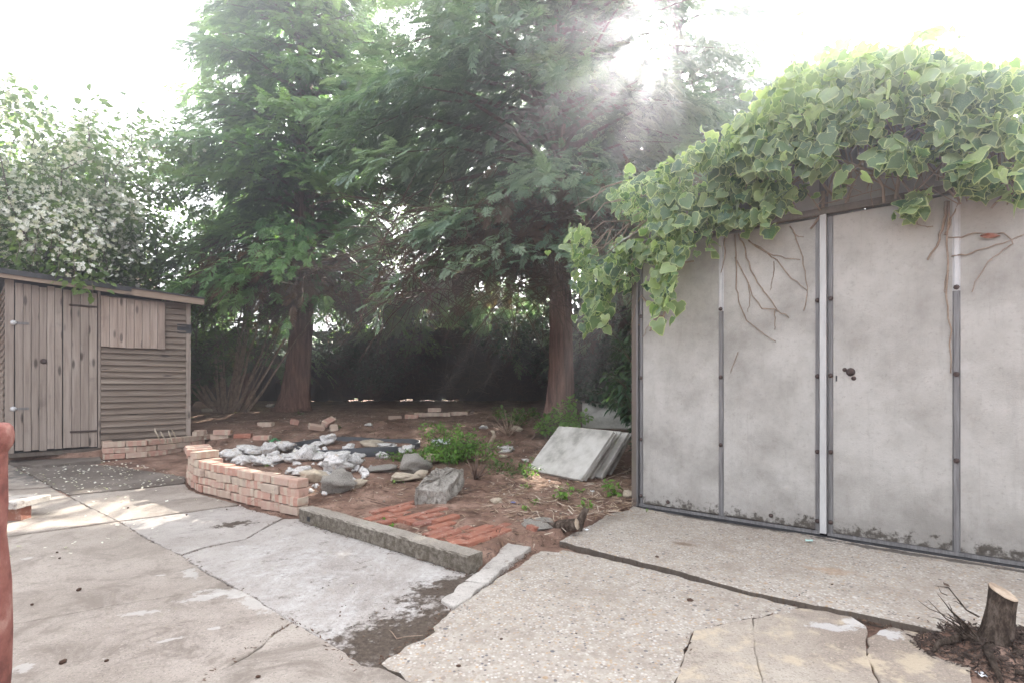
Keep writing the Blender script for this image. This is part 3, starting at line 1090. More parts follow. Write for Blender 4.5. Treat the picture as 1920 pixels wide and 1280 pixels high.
# roof
roof = put("roof", None, shed)
V, F = [], []
for y in (-.205, SD + .12):
    for x in (-.13, SW + .13):
        V += [(x, y, shead(x) + .066), (x, y, shead(x) + .0495)]
F = [(0, 2, 6, 4), (1, 5, 7, 3), (0, 1, 3, 2), (4, 6, 7, 5), (0, 4, 5, 1), (2, 3, 7, 6)]
put("roof_felt", make_mesh("roof_felt", V, F, M_FELT), roof)
V = []
for y in (-.188, -.163):
    for x in (-.12, SW + .12):
        V += [(x, y, shead(x) + .048), (x, y, shead(x) - .035 - .0 * x)]
lip = [(x, y, shead(x) + z) for y in (-.203, -.191) for x in (-.13, SW * .62) for z in (.0493, .008)]
put("felt_edge", make_mesh("felt_edge", lip, F, M_FELT), roof)
put("fascia", make_mesh("fascia", V, F, M_FASCIA), roof)
# torn flap by the right-hand post
put("felt_flap", Geo().box(SW - .16, SW + .01, -.030, -.0265, 1.46, 1.58).mesh("felt_flap", M_FELT), shed, (0, 0, 0))

# ------------------------------------------------------------------ fence behind the trees
fz = .66
fence = thing("garden_fence", "long dark timber fence behind the tree trunks", "fence", (-9.0, 12.3, fz))
fb, fp = [], []
V, F = bevel_box(.165, .02, 1.62, .003)
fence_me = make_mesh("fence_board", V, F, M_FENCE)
V, F = bevel_box(.10, .10, 1.7, .006)
fpost_me = make_mesh("fence_post", V, F, M_FENCE)
r = np.random.default_rng(31)
for k in range(98):
    x = k * .151
    z = -.02 + r.normal(0, .010)
    if 33 < k < 52:
        z = .016 + r.normal(0, .022)
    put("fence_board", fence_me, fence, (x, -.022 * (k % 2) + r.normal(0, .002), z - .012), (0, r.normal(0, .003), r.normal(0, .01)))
for k in range(9):
    put("fence_post", fpost_me, fence, (k * 1.83, .09, -.05))
for z in (.35, 1.35):
    put("fence_rail", Geo().box(0, 14.7, .015, .05, z, z + .08).mesh("fence_rail", M_FENCE), fence)

# lawn beyond the fence
g = Geo()
V = [(-14, 13.2, .672), (12, 13.2, .672), (12, 40, .672), (-14, 40, .672)]
put("lawn", make_mesh("lawn", V, [(0, 1, 2, 3)], M_GRASS, attrs={"tint": [.6] * 4}), kind="structure")

# ------------------------------------------------------------------ neighbouring house (roof seen at the far left)
house = thing("neighbouring_house", "brick house with brown tiled roof showing behind the white flowering shrub", "house", (-17.5, 13.2, .66), 0)
put("wall", Geo().box(0, 5.55, 0, 5, 0, 3.1).mesh("wall", M_HOUSEBRICK), house)
roof = put("roof", None, house)
V, F = bevel_box(.23, .30, .022, .005)
tile_me = make_mesh("roof_tile", V, F, M_TILE)
pitch = math.radians(36)
r = np.random.default_rng(41)
deck = Geo().add([(-.3, -.35, 2.9), (5.8, -.35, 2.9), (5.8, 2.5, 2.9 + 2.85 * math.tan(pitch)), (-.3, 2.5, 2.9 + 2.85 * math.tan(pitch)), (5.8, 5.35, 2.9), (-.3, 5.35, 2.9)],
                 [(0, 1, 2, 3), (3, 2, 4, 5), (0, 3, 5), (1, 4, 2)])
put("roof_deck", deck.mesh("roof_deck", M_TILE), roof)
for j in range(13):
    for i in range(12):
        x = 5.7 - i * .235 - (j % 2) * .117
        y = -.33 + j * .205
        z = 2.9 + (y + .35) * math.tan(pitch) + .02
        put("roof_tile", tile_me, roof, (x, y + .12, z + .07), (pitch - .06 + r.normal(0, .012), 0, r.normal(0, .01)))
# ------------------------------------------------------------------ bricks
BL, BW, BH = .215, .1025, .065
rb = np.random.default_rng(51)
brick_mes = [make_mesh("brick", *bevel_box(BL, BW, BH, .0055, .0022, rb), M_BRICK) for _ in range(6)]
red_mes = [make_mesh("brick", *bevel_box(BL, BW, BH, .007, .0025, rb), M_REDBRICK) for _ in range(5)]
half_mes = [make_mesh("brick", *bevel_box(.11, BW, BH, .004, .002, rb), M_BRICK) for _ in range(3)]


def path_pt(P, s):
    d = np.linalg.norm(np.diff(P, axis=0), axis=1)
    c = np.concatenate([[0], np.cumsum(d)])
    s = min(max(s, 0), c[-1] - 1e-6)
    i = int(np.searchsorted(c, s, side='right') - 1)
    f = (s - c[i]) / d[i]
    return P[i] * (1 - f) + P[i + 1] * f, (P[i + 1] - P[i]) / d[i]


def lay(parent, P, base, courses, inward, header_from=9.0, seed=0, ends=None, base_z=None):
    """courses of dry laid bricks along a path, its front face on the path; inward = +1 / -1 side"""
    r = np.random.default_rng(seed)
    L = np.linalg.norm(np.diff(P, axis=0), axis=1).sum()
    for k in range(courses):
        s = 0.0
        s1 = L if ends is None else ends[k]
        s0 = 0.0
        if k % 2:
            s = BW + .006
            p, t = path_pt(P, BW / 2)
            nn = np.array([-t[1], t[0]]) * inward
            q = p + nn * BL / 2 * .98
            z = (base_z if base_z is not None else base(*p)) + k * (BH + .005)
            put("brick", half_mes[0], parent, (*(p + nn * BW / 2), z), (0, 0, math.atan2(t[1], t[0])))
        while s < s1 - .05:
            hd = s > header_from
            w = BW if hd else BL
            p, t = path_pt(P, s + w / 2)
            nn = np.array([-t[1], t[0]]) * inward
            dep = (BL if hd else BW) / 2
            q = p + nn * (dep + r.normal(0, .006) - (.004 if k == courses - 1 else 0))
            z = (base_z if base_z is not None else float(base(*p))) + k * (BH + .005)
            a = math.atan2(t[1], t[0]) + (math.pi / 2 if hd else 0) + (math.pi if r.random() < .5 else 0) + r.normal(0, .032)
            put("brick", brick_mes[r.integers(6)], parent, (*q, z), (r.normal(0, .006), r.normal(0, .006), a))
            s += w + .007 + abs(r.normal(0, .003))


wall = thing("brick_wall", "low curved wall of stacked reclaimed bricks at the corner of the rockery", "wall")
Pw = np.array([at(*q)[:2] for q in [(557, 966), (465, 944.5), (371, 919), (354, 909), (350, 897)]])
wall.location = (*Pw[0], 0)
Pl = Pw - Pw[0]
Lw = np.linalg.norm(np.diff(Pl, axis=0), axis=1).sum()
lay(wall, Pl, lambda x, y: float(pz(x + Pw[0][0], y + Pw[0][1])) - .004, 4, -1, Lw - .62, 61)
# a part course on the far end
for i, (s, rot) in enumerate([(Lw - .50, .3), (Lw - .33, -.2), (Lw - .19, .1), (Lw - .07, .0)]):
    p, t = path_pt(Pl, s)
    nn = np.array([t[1], -t[0]])
    z = float(pz(*(p + Pw[0]))) + 4 * (BH + .005) - .004
    put("brick", brick_mes[i], wall, (*(p + nn * .09), z), (0, 0, math.atan2(t[1], t[0]) + math.pi / 2 + rot))
# end return: bricks tucked behind the right-hand end
t0 = Pl[1] / np.linalg.norm(Pl[1])
nn = np.array([t0[1], -t0[0]])

planter = thing("brick_planter", "low brick planter of pinkish bricks against the front of the shed", "planter")
Pp = np.array([at(193, 861)[:2], at(260, 855)[:2], at(320, 847)[:2], at(382, 836)[:2]])
planter.location = (*Pp[0], 0)
Pq = Pp - Pp[0]
lay(planter, Pq, None, 3, 1, 9, 62, base_z=float(pz(*Pp[0])) - .002)
dback = np.array([S0[0] + .70 * .86, S0[1] + .714 * .86]) - Pp[0]
d0 = dback / np.linalg.norm(dback)
s_ = np.array([-d0[1], d0[0]])
for k in range(3):
    p = d0 * (.105 + BL / 2 + .006) - s_ * BW / 2 * 1.05
    put("brick", brick_mes[k], planter, (*p, float(pz(*Pp[0])) + k * (BH + .005)), (0, 0, math.atan2(d0[1], d0[0])))
g = Geo()
c0, c1 = Pq[0] + d0 * .12 + [.05, .05], Pq[-1]
q = [Pq[0] + d0 * .08 + [.06, .0], Pq[-1] + [-.05, .1], Pq[-1] + [.1, .45], Pq[0] + d0 * .35]
g.add([(*p, float(pz(*Pp[0])) + .155) for p in q], [(0, 1, 2, 3)])
put("soil_fill", g.mesh("soil_fill", M_SOIL), planter)
for (f, zz, rot) in ((.985, .14, .5), (.80, .21, .0)):
    p, t = path_pt(Pq, f * 1.3)
    put("brick", half_mes[1], planter, (*(p + [0, .16]), float(pz(*Pp[0])) + zz), (0, 0, math.atan2(t[1], t[0]) + rot))


def loose_brick(px, py, rot, label, me=None, dz=0.0, tilt=(0, 0), hf=soil, group=None):
    p = at(px, py, hf)
    return put("loose_brick", me or brick_mes[rb.integers(6)], None, (p[0], p[1], p[2] - .008 + dz), (tilt[0], tilt[1], rot), label, "brick", group)


loose_brick(413, 822, .25, "buff brick lying under another brick beside the shed planter", brick_mes[0])
loose_brick(418, 822, .12, "buff brick balanced on top of a second brick beside the shed planter", brick_mes[3], .066)
loose_brick(456, 820, .15, "orange brick lying flat, to the right of the two piled buff bricks", red_mes[0])
loose_brick(492, 822, .05, "pale brick half sunk in soil, last of the row from the shed planter", brick_mes[2], -.01)
loose_brick(499, 798, -.1, "pink brick on the dark soil in front of the leaning conifer trunk", brick_mes[1])
loose_brick(551, 797, .5, "brick end standing out of the soil right below the leaning trunk", half_mes[2], .03, (.2, .2))
loose_brick(592, 807, .6, "tilted brick at the left of the small heap by the pond", brick_mes[4], .03, (.35, .2))
loose_brick(616, 800, 1.2, "brick leaning on another in the small heap by the pond", brick_mes[5], .06, (.5, -.3))
loose_brick(625, 806, -1.0, "brick standing on end in the small heap by the pond", half_mes[0], .02, (0, 1.2))
loose_brick(372, 817, 1.1, "half brick standing at the far right corner of the shed planter", half_mes[1], .01)
for (px, py, rot, dz, lab) in [(772, 783, .1, 0, "dull brick at the left end of the low row at the back"), (790, 780, -.1, 0, "dull brick second from the left end of the low row at the back"),
                               (812, 779, .05, 0, "brick at the bottom of the two piled bricks in the back row"), (815, 778, .05, .066, "brick lying on top of the low row at the back of the shady soil"),
                               (833, 779, 0, 0, "dull brick just right of the two piled bricks in the back row"), (852, 778, .1, 0, "dull brick second from the right end of the low row at the back"),
                               (866, 777, -.1, 0, "dull brick at the right end of the low brick row at the back"), (740, 785, .4, 0, "single brick lying apart, left of the low row at the back")]:
    loose_brick(px, py, rot, lab, dz=dz, group="bricks in the row at the back")

# ------------------------------------------------------------------ red bricks set in the bed
path = put("brick_paving", None, kind="structure")
pa, pb = np.array([.62, .785]), np.array([-.785, .62])
o0 = at(930, 1012, soil)[:2]
GR1 = [(605, 935), (640, 922), (740, 920), (780, 938), (775, 955), (720, 972), (690, 966), (640, 950)]
GR2 = [(800, 1006), (830, 990), (905, 980), (955, 986), (945, 1004), (905, 1021), (868, 1024), (835, 1018)]
GR3 = [(715, 968), (770, 940), (850, 965), (830, 990), (770, 985)]


def to_px(p):
    return (960 + p[0] / p[1] * 1000, 722 + (1 - p[2]) / p[1] * 1000)


for i in range(-14, 6):
    for j in range(-3, 8):
        s = i * .078
        a = j * .222 + (.111 if i % 2 else 0)
        p = o0 + pa * a + pb * (-s)
        p = o0 + pa * a + pb * (i * -.078)
        z = float(soil_h(*p))
        q = to_px((p[0], p[1], z))
        ok = any(in_poly(*q, G) for G in (GR1, GR2))
        few = bool(in_poly(*q, GR3)) and rb.random() < .75
        if (ok and rb.random() < .96) or few:
            gz = float(soil(*p)) + .005
            put("brick", red_mes[rb.integers(5)], path, (p[0], p[1], gz - .056 + rb.normal(0, .004)), (rb.normal(0, .02), rb.normal(0, .015), math.atan2(pa[1], pa[0]) + rb.normal(0, .012)), scale=(1, .72, 1))
for (px, py, lab) in [(771, 979, "bright orange brick fragment set in the soil behind the beam"), (997, 990, "small orange brick shard beside the buried concrete lump"), (1050, 982, "tiny orange shard near the sawn stump by the apron")]:
    p = at(px, py, soil)
    me = half_mes[0].copy()
    me.materials[0] = M_REDBRICK
    put("brick_shard", me, None, (p[0], p[1], p[2] - .035), (.1, .12, .9), lab, "brick", None, None, (.8 if px < 800 else .45, .7, .8))


# ------------------------------------------------------------------ stones
def ico(sub):
    import bmesh
    bm = bmesh.new()
    bmesh.ops.create_icosphere(bm, subdivisions=sub, radius=1)
    V = np.array([v.co[:] for v in bm.verts])
    F = [tuple(v.index for v in f.verts) for f in bm.faces]
    bm.free()
    return V, F


ICO3, ICO2 = ico(3), ico(2)


def n3(V, s, o):
    return (vnoise(V[:, 0] + V[:, 2] * .7, V[:, 1] - V[:, 2] * .5, s, o) + vnoise(V[:, 1] + 3 * V[:, 2], V[:, 2] * 1.3 - V[:, 0], s, o + 7)) / 2


def rock_mesh(kind, seed, mat):
    r = np.random.default_rng(seed)
    V, F = ICO3
    k = 1 + (n3(V, 1.1, seed) - .5) * (1.35 if kind == "flint" else .8) + (n3(V, 2.7, seed + 50) - .5) * (1.0 if kind == "flint" else .4) + (n3(V, 6, seed + 90) - .5) * .36
    W = V * k[:, None]
    for _ in range(3 if kind == "flint" else 6):     # broken faces
        d = nrm(r.normal(0, 1, 3))
        h = .62 + .25 * r.random()
        ov = np.maximum(W @ d - h, 0)
        W = W - ov[:, None] * d * .9
    W[:, 2] -= W[:, 2].min()
    W /= max(np.ptp(W[:, 0]), np.ptp(W[:, 1]))
    W[:, :2] -= (W[:, :2].max(0) + W[:, :2].min(0)) / 2
    return make_mesh("rock", W, F, mat, True)


FL = "white flint"
ROCKS = [
    (425, 866, 38, .75, 0, "white flint boulder nearest the left end of the brick wall"),
    (462, 860, 52, .55, 0, "long grey and white flint behind the brick wall"),
    (447, 870, 34, .6, 0, "flat white flint touching the back of the brick wall"),
    (501, 858, 30, 1.1, 0, "tall pointed flint beside the green plastic scrap"),
    (532, 850, 32, .8, 0, "rounded flint lying on the right of the green plastic scrap"),
    (515, 872, 38, .8, 0, "lumpy white flint in the thick of the rockery, below the green scrap"),
    (490, 875, 44, .6, 0, "broad low flint in the rockery behind the wall's middle"),
    (540, 870, 28, .8, 0, "brownish flint where the pond rim meets the rockery"),
    (568, 867, 32, 1.2, 0, "knobbly upright flint in front of the black pond rim"),
    (597, 866, 30, .7, 0, "flat flint lying along the black pond rim"),
    (622, 872, 36, .8, 0, "grey domed flint in front of the middle of the pond rim"),
    (645, 868, 24, .9, 0, "small round flint just right of the grey domed one"),
    (611, 838, 26, 1.1, 0, "round knobbly stone perched at the back of the pond rim"),
    (591, 840, 24, .6, 0, "low stone left of the round knobbly one at the pond's back"),
    (655, 853, 22, 1.1, 0, "stone with a hole perched on the pond rim"),
    (666, 866, 28, .7, 0, "flint near the soil clump at the right of the rockery"),
    (627, 893, 52, 1.0, 0, "largest angular white flint, with blue-grey broken faces"),
    (661, 880, 30, 1.0, 0, "split flint leaning on the right of the largest one"),
    (561, 895, 32, .8, 0, "speckled flint behind the right end of the brick wall"),
    (540, 891, 17, .7, 0, "small white flint just behind the wall's top bricks"),
    (582, 907, 42, .7, 1, "smooth buff stone below the speckled flint"),
    (608, 901, 26, .8, 0, "flint wedged beside the smooth buff stone"),
    (624, 928, 54, 1.0, 2, "big rough lump of rubble concrete at the front of the rockery"),
    (664, 917, 34, .6, 1, "flat tan stone right of the rubble lump"),
    (563, 922, 20, .9, 1, "pinkish stone tucked beside the wall's sharp end"),
    (694, 840, 40, .45, 1, "flat pale stone on the far rim of the pond"),
    (724, 842, 36, .35, 0, "low white stone at the far right of the pond rim"),
    (716, 862, 28, .6, 0, "white stone at the right of the pond, under the green weeds"),
    (712, 888, 46, .4, 2, "flat grey stone at the edge of the brown root clump"),
    (772, 892, 54, .85, 2, "grey rounded lump of concrete left of the big broken chunk"),
    (760, 905, 44, .45, 1, "flat tan stone in front of the grey rounded lump"),
    (786, 900, 24, .9, 1, "brown stone wedged against the big broken chunk"),
    (806, 872, 26, 1.0, 1, "upright pale stone at the back corner of the big chunk"),
    (760, 852, 30, .7, 0, "white stone under the spreading green weeds"),
    (929, 945, 20, .6, 1, "small oval buff pebble alone on the brown soil"),
    (948, 851, 26, .7, 0, "white shell-like stone in front of the weathered stick"),
    (1181, 936, 20, .9, 1, "rounded yellowish stone at the foot of the garage corner"),
    (944, 860, 14, .6, 1, "tan pebble below the white shell-like stone"),
    (985, 868, 12, .7, 0, "pale pebble left of the leaning cement sheets"),
    (968, 812, 20, .8, 1, "pinkish stone under the dry cut twigs"),
    (907, 806, 16, .6, 0, "grey stone at the far edge of the soil near dry twigs"),
    (690, 801, 14, .6, 0, "white pebble on the dark soil beyond the pond"),
    (505, 765, 14, .6, 0, "white stone at the foot of the leaning conifer trunk"),
    (388, 775, 18, .6, 1, "pale stone in the shade right of the shed corner"),
    (1012, 993, 62, .25, 2, "half buried flat concrete lump beside the sawn stump"),
]
for k, (px, py, w, hr, kd, lab) in enumerate(ROCKS):
    p = at(px, py - 2, soil)
    sz = w * p[1] / 1000 * 1.3
    mat = (M_FLINT, M_BUFF, M_ROUGH)[kd]
    me = rock_mesh("flint" if kd == 0 else "lump", 100 + k, mat)
    zz = max(v.co.z for v in me.vertices)
    put("stone", me, None, (p[0], p[1] + sz * .3, p[2] - sz * .06), (0, 0, rb.random() * 6.28), lab, "stone", "stones of the rockery and soil bed", None, (sz, sz, sz * hr * .78 / max(zz, .1) * .9))


# broken chunk of concrete
def chunk(name, px_poly, hgt, lab, tilt, mat, seed, h2=None):
    r = np.random.default_rng(seed)
    P = [at(px, py, flat(z)) for (px, py, z) in px_poly]
    c = np.mean(P, 0)
    n = len(P)
    O, I2 = [], []
    m_ = 10
    for i in range(n):
        a, b = P[i], P[(i + 1) % n]
        for j in range(m_):
            O.append(a + (b - a) * j / m_ + r.normal(0, .008, 3))
    O = np.array(O)
    k = len(O)
    rings = [O - [0, 0, hgt]]
    for f in (.66, .33):
        rings.append(O - [0, 0, hgt * f] + r.normal(0, .009, O.shape))
    rings.append(O)
    for f in (.94, .75, .5, .25):
        rings.append(c + (O - c) * f + r.normal(0, .006, O.shape) + [0, 0, .01])
    V = np.concatenate(rings + [[c + [0, 0, .01]]])
    F = []
    for q in range(len(rings) - 1):
        for i in range(k):
            j = (i + 1) % k
            F.append((q * k + i, q * k + j, (q + 1) * k + j, (q + 1) * k + i))
    t = (len(rings) - 1) * k
    for i in range(k):
        F.append((t + i, t + (i + 1) % k, len(V) - 1))
    return put(name, make_mesh(name, V - c, F, mat, False), None, c, None, lab, "concrete")


chunk("concrete_chunk", [(776, 914, .20), (836, 924, .165), (872, 878, .26), (818, 876, .33)], .15, "big tilted chunk of broken rough concrete in the middle of the bed", 0, M_ROUGH, 3)

# black pond rim
pc = at(648, 852, soil)
g = Geo()
n = 64
prof = [(1.0, -.05), (1.0, .058), (1.03, .064), (1.045, .058), (1.045, -.05)]
V, F = [], []
r = np.random.default_rng(9)
for i in range(n):
    a = 2 * math.pi * i / n
    wob = 1 + .05 * math.sin(3 * a + 1) + .03 * math.sin(5 * a)
    for (k, z) in prof:
        V.append((.74 * wob * k * math.cos(a), .42 * wob * k * math.sin(a), z + .012 * math.sin(4 * a)))
for i in range(n):
    for k in range(4):
        j = (i + 1) % n
        F.append((i * 5 + k, j * 5 + k, j * 5 + k + 1, i * 5 + k + 1))
V.append((0, 0, -.04))
for i in range(n):
    F.append((i * 5, len(V) - 1, ((i + 1) % n) * 5))
put("pond_liner", make_mesh("pond_liner", V, F, M_LINER, True), None, (pc[0], pc[1] + .30, float(soil_h(pc[0], pc[1] + .3)) + .01), (.06, 0, .05), "black plastic pond liner with its rim showing behind the white stones", "pond liner")


def crumpled(name, px, py, size, mat, lab, cat, hf=soil, seed=0, dz=.0, lift=.35, asp=.7):
    r = np.random.default_rng(seed)
    n = 6
    V, F = [], []
    for i in range(n):
        for j in range(n):
            u, v = i / (n - 1) - .5, j / (n - 1) - .5
            tap = (1 - abs(2 * u) ** 1.6 * .92) if cat == "leaf" else 1
            V.append((u * size, v * size * asp * tap, size * lift * (.5 + .5 * math.sin(4 * u + seed) * math.cos(5 * v) + r.normal(0, .12)) * .6))
    for i in range(n - 1):
        for j in range(n - 1):
            a = i * n + j
            F.append((a, a + n, a + n + 1, a + 1))
    p = at(px, py, hf)
    me = make_mesh(name, V, F, mat, True)
    o = put(name, me, None, (p[0], p[1], p[2] + dz), (0, 0, r.random() * 3), lab, cat)
    sm = o.modifiers.new("thickness", 'SOLIDIFY')
    sm.thickness = .002
    return o


crumpled("plastic_sheet", 514, 844, .17, M_GREENPL, "scrap of green plastic sheet lying among the white flints", "plastic", seed=1, dz=.10, lift=.6, asp=.6)
crumpled("paper_scrap", 1111, 922, .05, M_WHITEPL, "white paper scrap on the soil near the garage corner", "litter", seed=2, dz=.006)
crumpled("paper_scrap", 1100, 994, .028, M_WHITEPL, "small white paper scrap beside the sawn stump", "litter", seed=3, dz=.006)
crumpled("paper_scrap", 1840, 1266, .03, M_WHITEPL, "white scrap in the dark soil under the tall stump", "litter", hf=lambda x, y: ground_h(np.array(x), np.array(y)), seed=4, dz=.004)
crumpled("plastic_scrap", 962, 943, .035, M_BLUEPL, "small blue plastic scrap on the brown soil", "litter", seed=5, dz=.006)
crumpled("plastic_scrap", 1517, 1014, .04, plain("aqua_plastic", (.42, .62, .58)), "pale aqua scrap on the apron below the garage door", "litter", hf=flat(.032), seed=6, dz=.003)
crumpled("dry_leaf", 1775, 1098, .045, M_TWIG, "curled dry leaf on the apron left of the tall stump", "leaf", hf=flat(.032), seed=8, dz=.004, asp=.4)
p = wall_pt(1856, 443, .02)
o = crumpled("dry_leaf", 1775, 1098, .085, M_REDBRICK, "brown dead leaf caught in the ivy stems near the right edge of the garage door", "leaf", hf=flat(.032), seed=12, asp=.35)
o.location, o.rotation_euler = tuple(p), (math.radians(90), .15, math.atan2(-.64, .768))
g = Geo().box(-.115, .115, -.012, .012, 0, .105)
p = at(826, 836, soil)
put("grey_board", g.mesh("grey_board", M_GREYBOARD), None, (p[0], p[1], p[2] - .01), (-.25, 0, .1), "pale grey board standing in the soil behind the green weeds", "board")


# ------------------------------------------------------------------ leaning cement sheets
def leaning(px, py, e_ang, L, H, lean, shift, lab, seed, dz=0):
    p = at(px, py, soil)
    e = np.array([math.cos(e_ang), math.sin(e_ang)])
    V, F = bevel_box(L, .030, H, .003, .001, np.random.default_rng(seed))
    V = V + [L / 2, .015, 0]
    me = make_mesh("cement_sheet", V, F, M_SHEET)
    perp = np.array([-e[1], e[0]])
    o = put("cement_sheet", me, None, (p[0] + perp[0] * shift, p[1] + perp[1] * shift, p[2] - .015 + dz), (-lean, 0, e_ang), lab, "cement sheet", "cement sheets stacked against the garage")
    return o


EA = math.atan2(-.80, .60)
leaning(988, 876, EA, .80, .62, math.radians(46), 0, "front grey cement sheet with its whole face showing, leaning towards the garage", 1)
for k, lab in enumerate(["second cement sheet of the leaning stack, edge just behind the front one", "third cement sheet of the leaning stack counting from the front",
                         "fourth cement sheet of the leaning stack counting from the front", "fifth cement sheet of the leaning stack counting from the front",
                         "sixth cement sheet of the leaning stack, close to the garage", "last cement sheet of the leaning stack, nearest the garage wall"]):
    leaning(988 + (k % 2) * 4, 876 - k % 3, EA + .02 * ((k * 7) % 3 - 1), .80, .605 - .018 * k + .008 * ((k * 5) % 3 - 1), math.radians(45.5 - .8 * k), .062 * (k + 1), lab, k + 2)
leaning(1092, 802, math.atan2(-.12, .99), .72, .62, math.radians(57), 0, "cement sheet at the back, lying against the right-hand trunk side of the stack", 20, .02)

# ------------------------------------------------------------------ chimney pot and step at the left edge
prof = [(.120, -.02), (.128, 0), (.136, .12), (.1385, .25), (.136, .40), (.124, .55), (.128, .64), (.1265, .75), (.127, .795), (.130, .803), (.136, .812), (.141, .826), (.1425, .850), (.139, .872), (.130, .884), (.116, .884), (.108, .872), (.102, .80), (.10, .3), (.10, .02)]
n = 48
V = [(ra * math.cos(2 * math.pi * k / n), ra * math.sin(2 * math.pi * k / n), z) for (ra, z) in prof for k in range(n)]
F = [(i * n + k, i * n + (k + 1) % n, (i + 1) * n + (k + 1) % n, (i + 1) * n + k) for i in range(len(prof) - 1) for k in range(n)]
put("chimney_pot", make_mesh("chimney_pot", V, F, M_TERRA, True), None, (-1.648, 1.56, .0), None, "tall terracotta chimney pot cut off by the left edge of the photo", "chimney pot")
p = at(25, 978)
V, F = bevel_box(.60, .30, .05, .006, .002, rb)
put("stone_slab", make_mesh("stone_slab", V, F, M_PALE), None, (p[0] - .25, p[1] + .11, p[2] + .10), (0, 0, .02), "pale stone slab resting on a brick support behind the chimney pot", "slab")
put("support_brick", make_mesh("support_brick", *bevel_box(.18, .10, .10, .004, .002, rb), M_REDBRICK), None, (p[0] - .075, p[1] + .08, p[2] - .001), (0, 0, .1), "reddish brick holding up the pale stone slab at the left edge", "brick")


# ------------------------------------------------------------------ stumps and sticks
def wobbly(pts, rad, sides, seed, amp=.12):
    r = np.random.default_rng(seed)
    V, F = tube(pts, rad, sides)
    P = np.asarray(pts)
    n = len(P)
    ph = r.random(4) * 6.28
    for i in range(n):
        for k in range(sides):
            a = 2 * math.pi * k / sides
            f = 1 + amp * (.6 * math.sin(2 * a + ph[0] + i * .2) + .4 * math.sin(5 * a + ph[1] + i * .35) + .3 * r.normal())
            V[i * sides + k] = P[i] + (V[i * sides + k] - P[i]) * f
    return V, F


sb = at(1872, 1222)
stump = thing("tree_stump", "tall sawn tree stump in a dark soil mound by the garage apron", "stump", (sb[0], sb[1], 0))
pts = [(-.025, .0, -.02), (-.018, 0, .02), (-.008, .0, .06), (.002, 0, .11), (.010, .0, .16), (.014, 0, .20), (.016, 0, .225)]
V, F = wobbly(pts, [.072, .057, .048, .044, .042, .0425, .042], 20, 3, .07)
top = len(pts) - 1
V[top * 20:, 2] += (V[top * 20:, 0] - .016) * -.22 + V[top * 20:, 1] * .38
put("trunk", make_mesh("trunk", V, F[:-2], M_STUMP, True), stump)
ring = V[top * 20:]
put("cut_face", make_mesh("cut_face", np.concatenate([(ring - ring.mean(0)) * .95 + ring.mean(0) + [0, 0, .004], ring]), [tuple(range(20))] + [(k, 20 + k, 20 + (k + 1) % 20, (k + 1) % 20) for k in range(20)], M_CUT), stump)
r = np.random.default_rng(71)
for k in range(5):
    a = 2.9 + k * .85 + r.normal(0, .15)
    L = .20 + .14 * r.random()
    pts = [(0, 0, .02), (.45 * L * math.cos(a), .45 * L * math.sin(a), .04), (.8 * L * math.cos(a + .2), .8 * L * math.sin(a + .2), .03), (L * math.cos(a + .3), L * math.sin(a + .3), -.02)]
    V, F = wobbly(pts, [.026, .014, .010, .006], 8, 80 + k, .3)
    put("root", make_mesh("root", V, F, M_STUMP, True), stump)
for k, (a, rise, L) in enumerate([(2.75, .75, .20), (2.55, .95, .17), (2.95, .6, .17), (2.3, .8, .13), (3.15, .5, .12), (2.0, .35, .24), (2.85, .9, .13), (2.65, .55, .15)]):
    b0 = np.array([-.075, -.02, .04]) if k != 5 else np.array([-.045, .03, .12])
    d = np.array([math.cos(a), math.sin(a) * .5, rise]) * L
    V, F = tube([b0, b0 + d * .3 + r.normal(0, .008, 3), b0 + d * .65 + r.normal(0, .012, 3), b0 + d + r.normal(0, .01, 3)], [.0042, .0034, .0024, .0008], 5)
    sh_ = put("shoot", make_mesh("shoot", V, F, M_STUMP), stump)
    for j in range(2):
        q = b0 + d * (.35 + .3 * j)
        e = d * .35 + r.normal(0, .025, 3)
        V, F = tube([q, q + e * .5 + r.normal(0, .005, 3), q + e], [.002, .0015, .0006], 4)
        put("twig", make_mesh("twig", V, F, M_STUMP), sh_)
for k, (dx, dy, dz, rr, ln, ax) in enumerate([(.05, -.10, .05, .016, .05, (.4, -.8, .3)), (.085, -.115, .03, .014, .045, (.5, -.6, .5)), (-.10, -.17, .02, .010, .06, (.6, -.5, .0))]):
    V, F = tube([np.array((dx, dy, dz)), np.array((dx, dy, dz)) + np.array(ax) * ln], [rr, rr * .9], 8)
    put("cut_root", make_mesh("cut_root", V, F, [M_STUMP, M_CUT], fmat=[0] * 8 + [1, 1]), stump)

p = at(1068, 992, soil)
lg = thing("sawn_stump", "low sawn stump with a pale cut face at the corner of the apron", "stump", (p[0], p[1], p[2]))
V, F = wobbly([(-.10, .09, -.03), (-.05, .045, .01), (0, .0, .03), (.045, -.03, .045)], [.045, .042, .038, .034], 14, 5, .12)
put("trunk", make_mesh("trunk", V, F, [M_STUMP, M_CUT], True, fmat=[0] * (len(F) - 1) + [1]), lg)
V, F = wobbly([(.06, .08, -.02), (.09, .09, .05), (.125, .10, .12)], [.032, .026, .020], 10, 6, .15)
put("offshoot", make_mesh("offshoot", V, F, [M_STUMP, M_CUT], True, fmat=[0] * (len(F) - 1) + [1]), lg)
V, F = wobbly([(-.05, .03, .0), (-.16, .10, .005), (-.27, .12, -.02)], [.03, .02, .01], 8, 7, .15)
put("root", make_mesh("root", V, F, M_STUMP, True), lg)

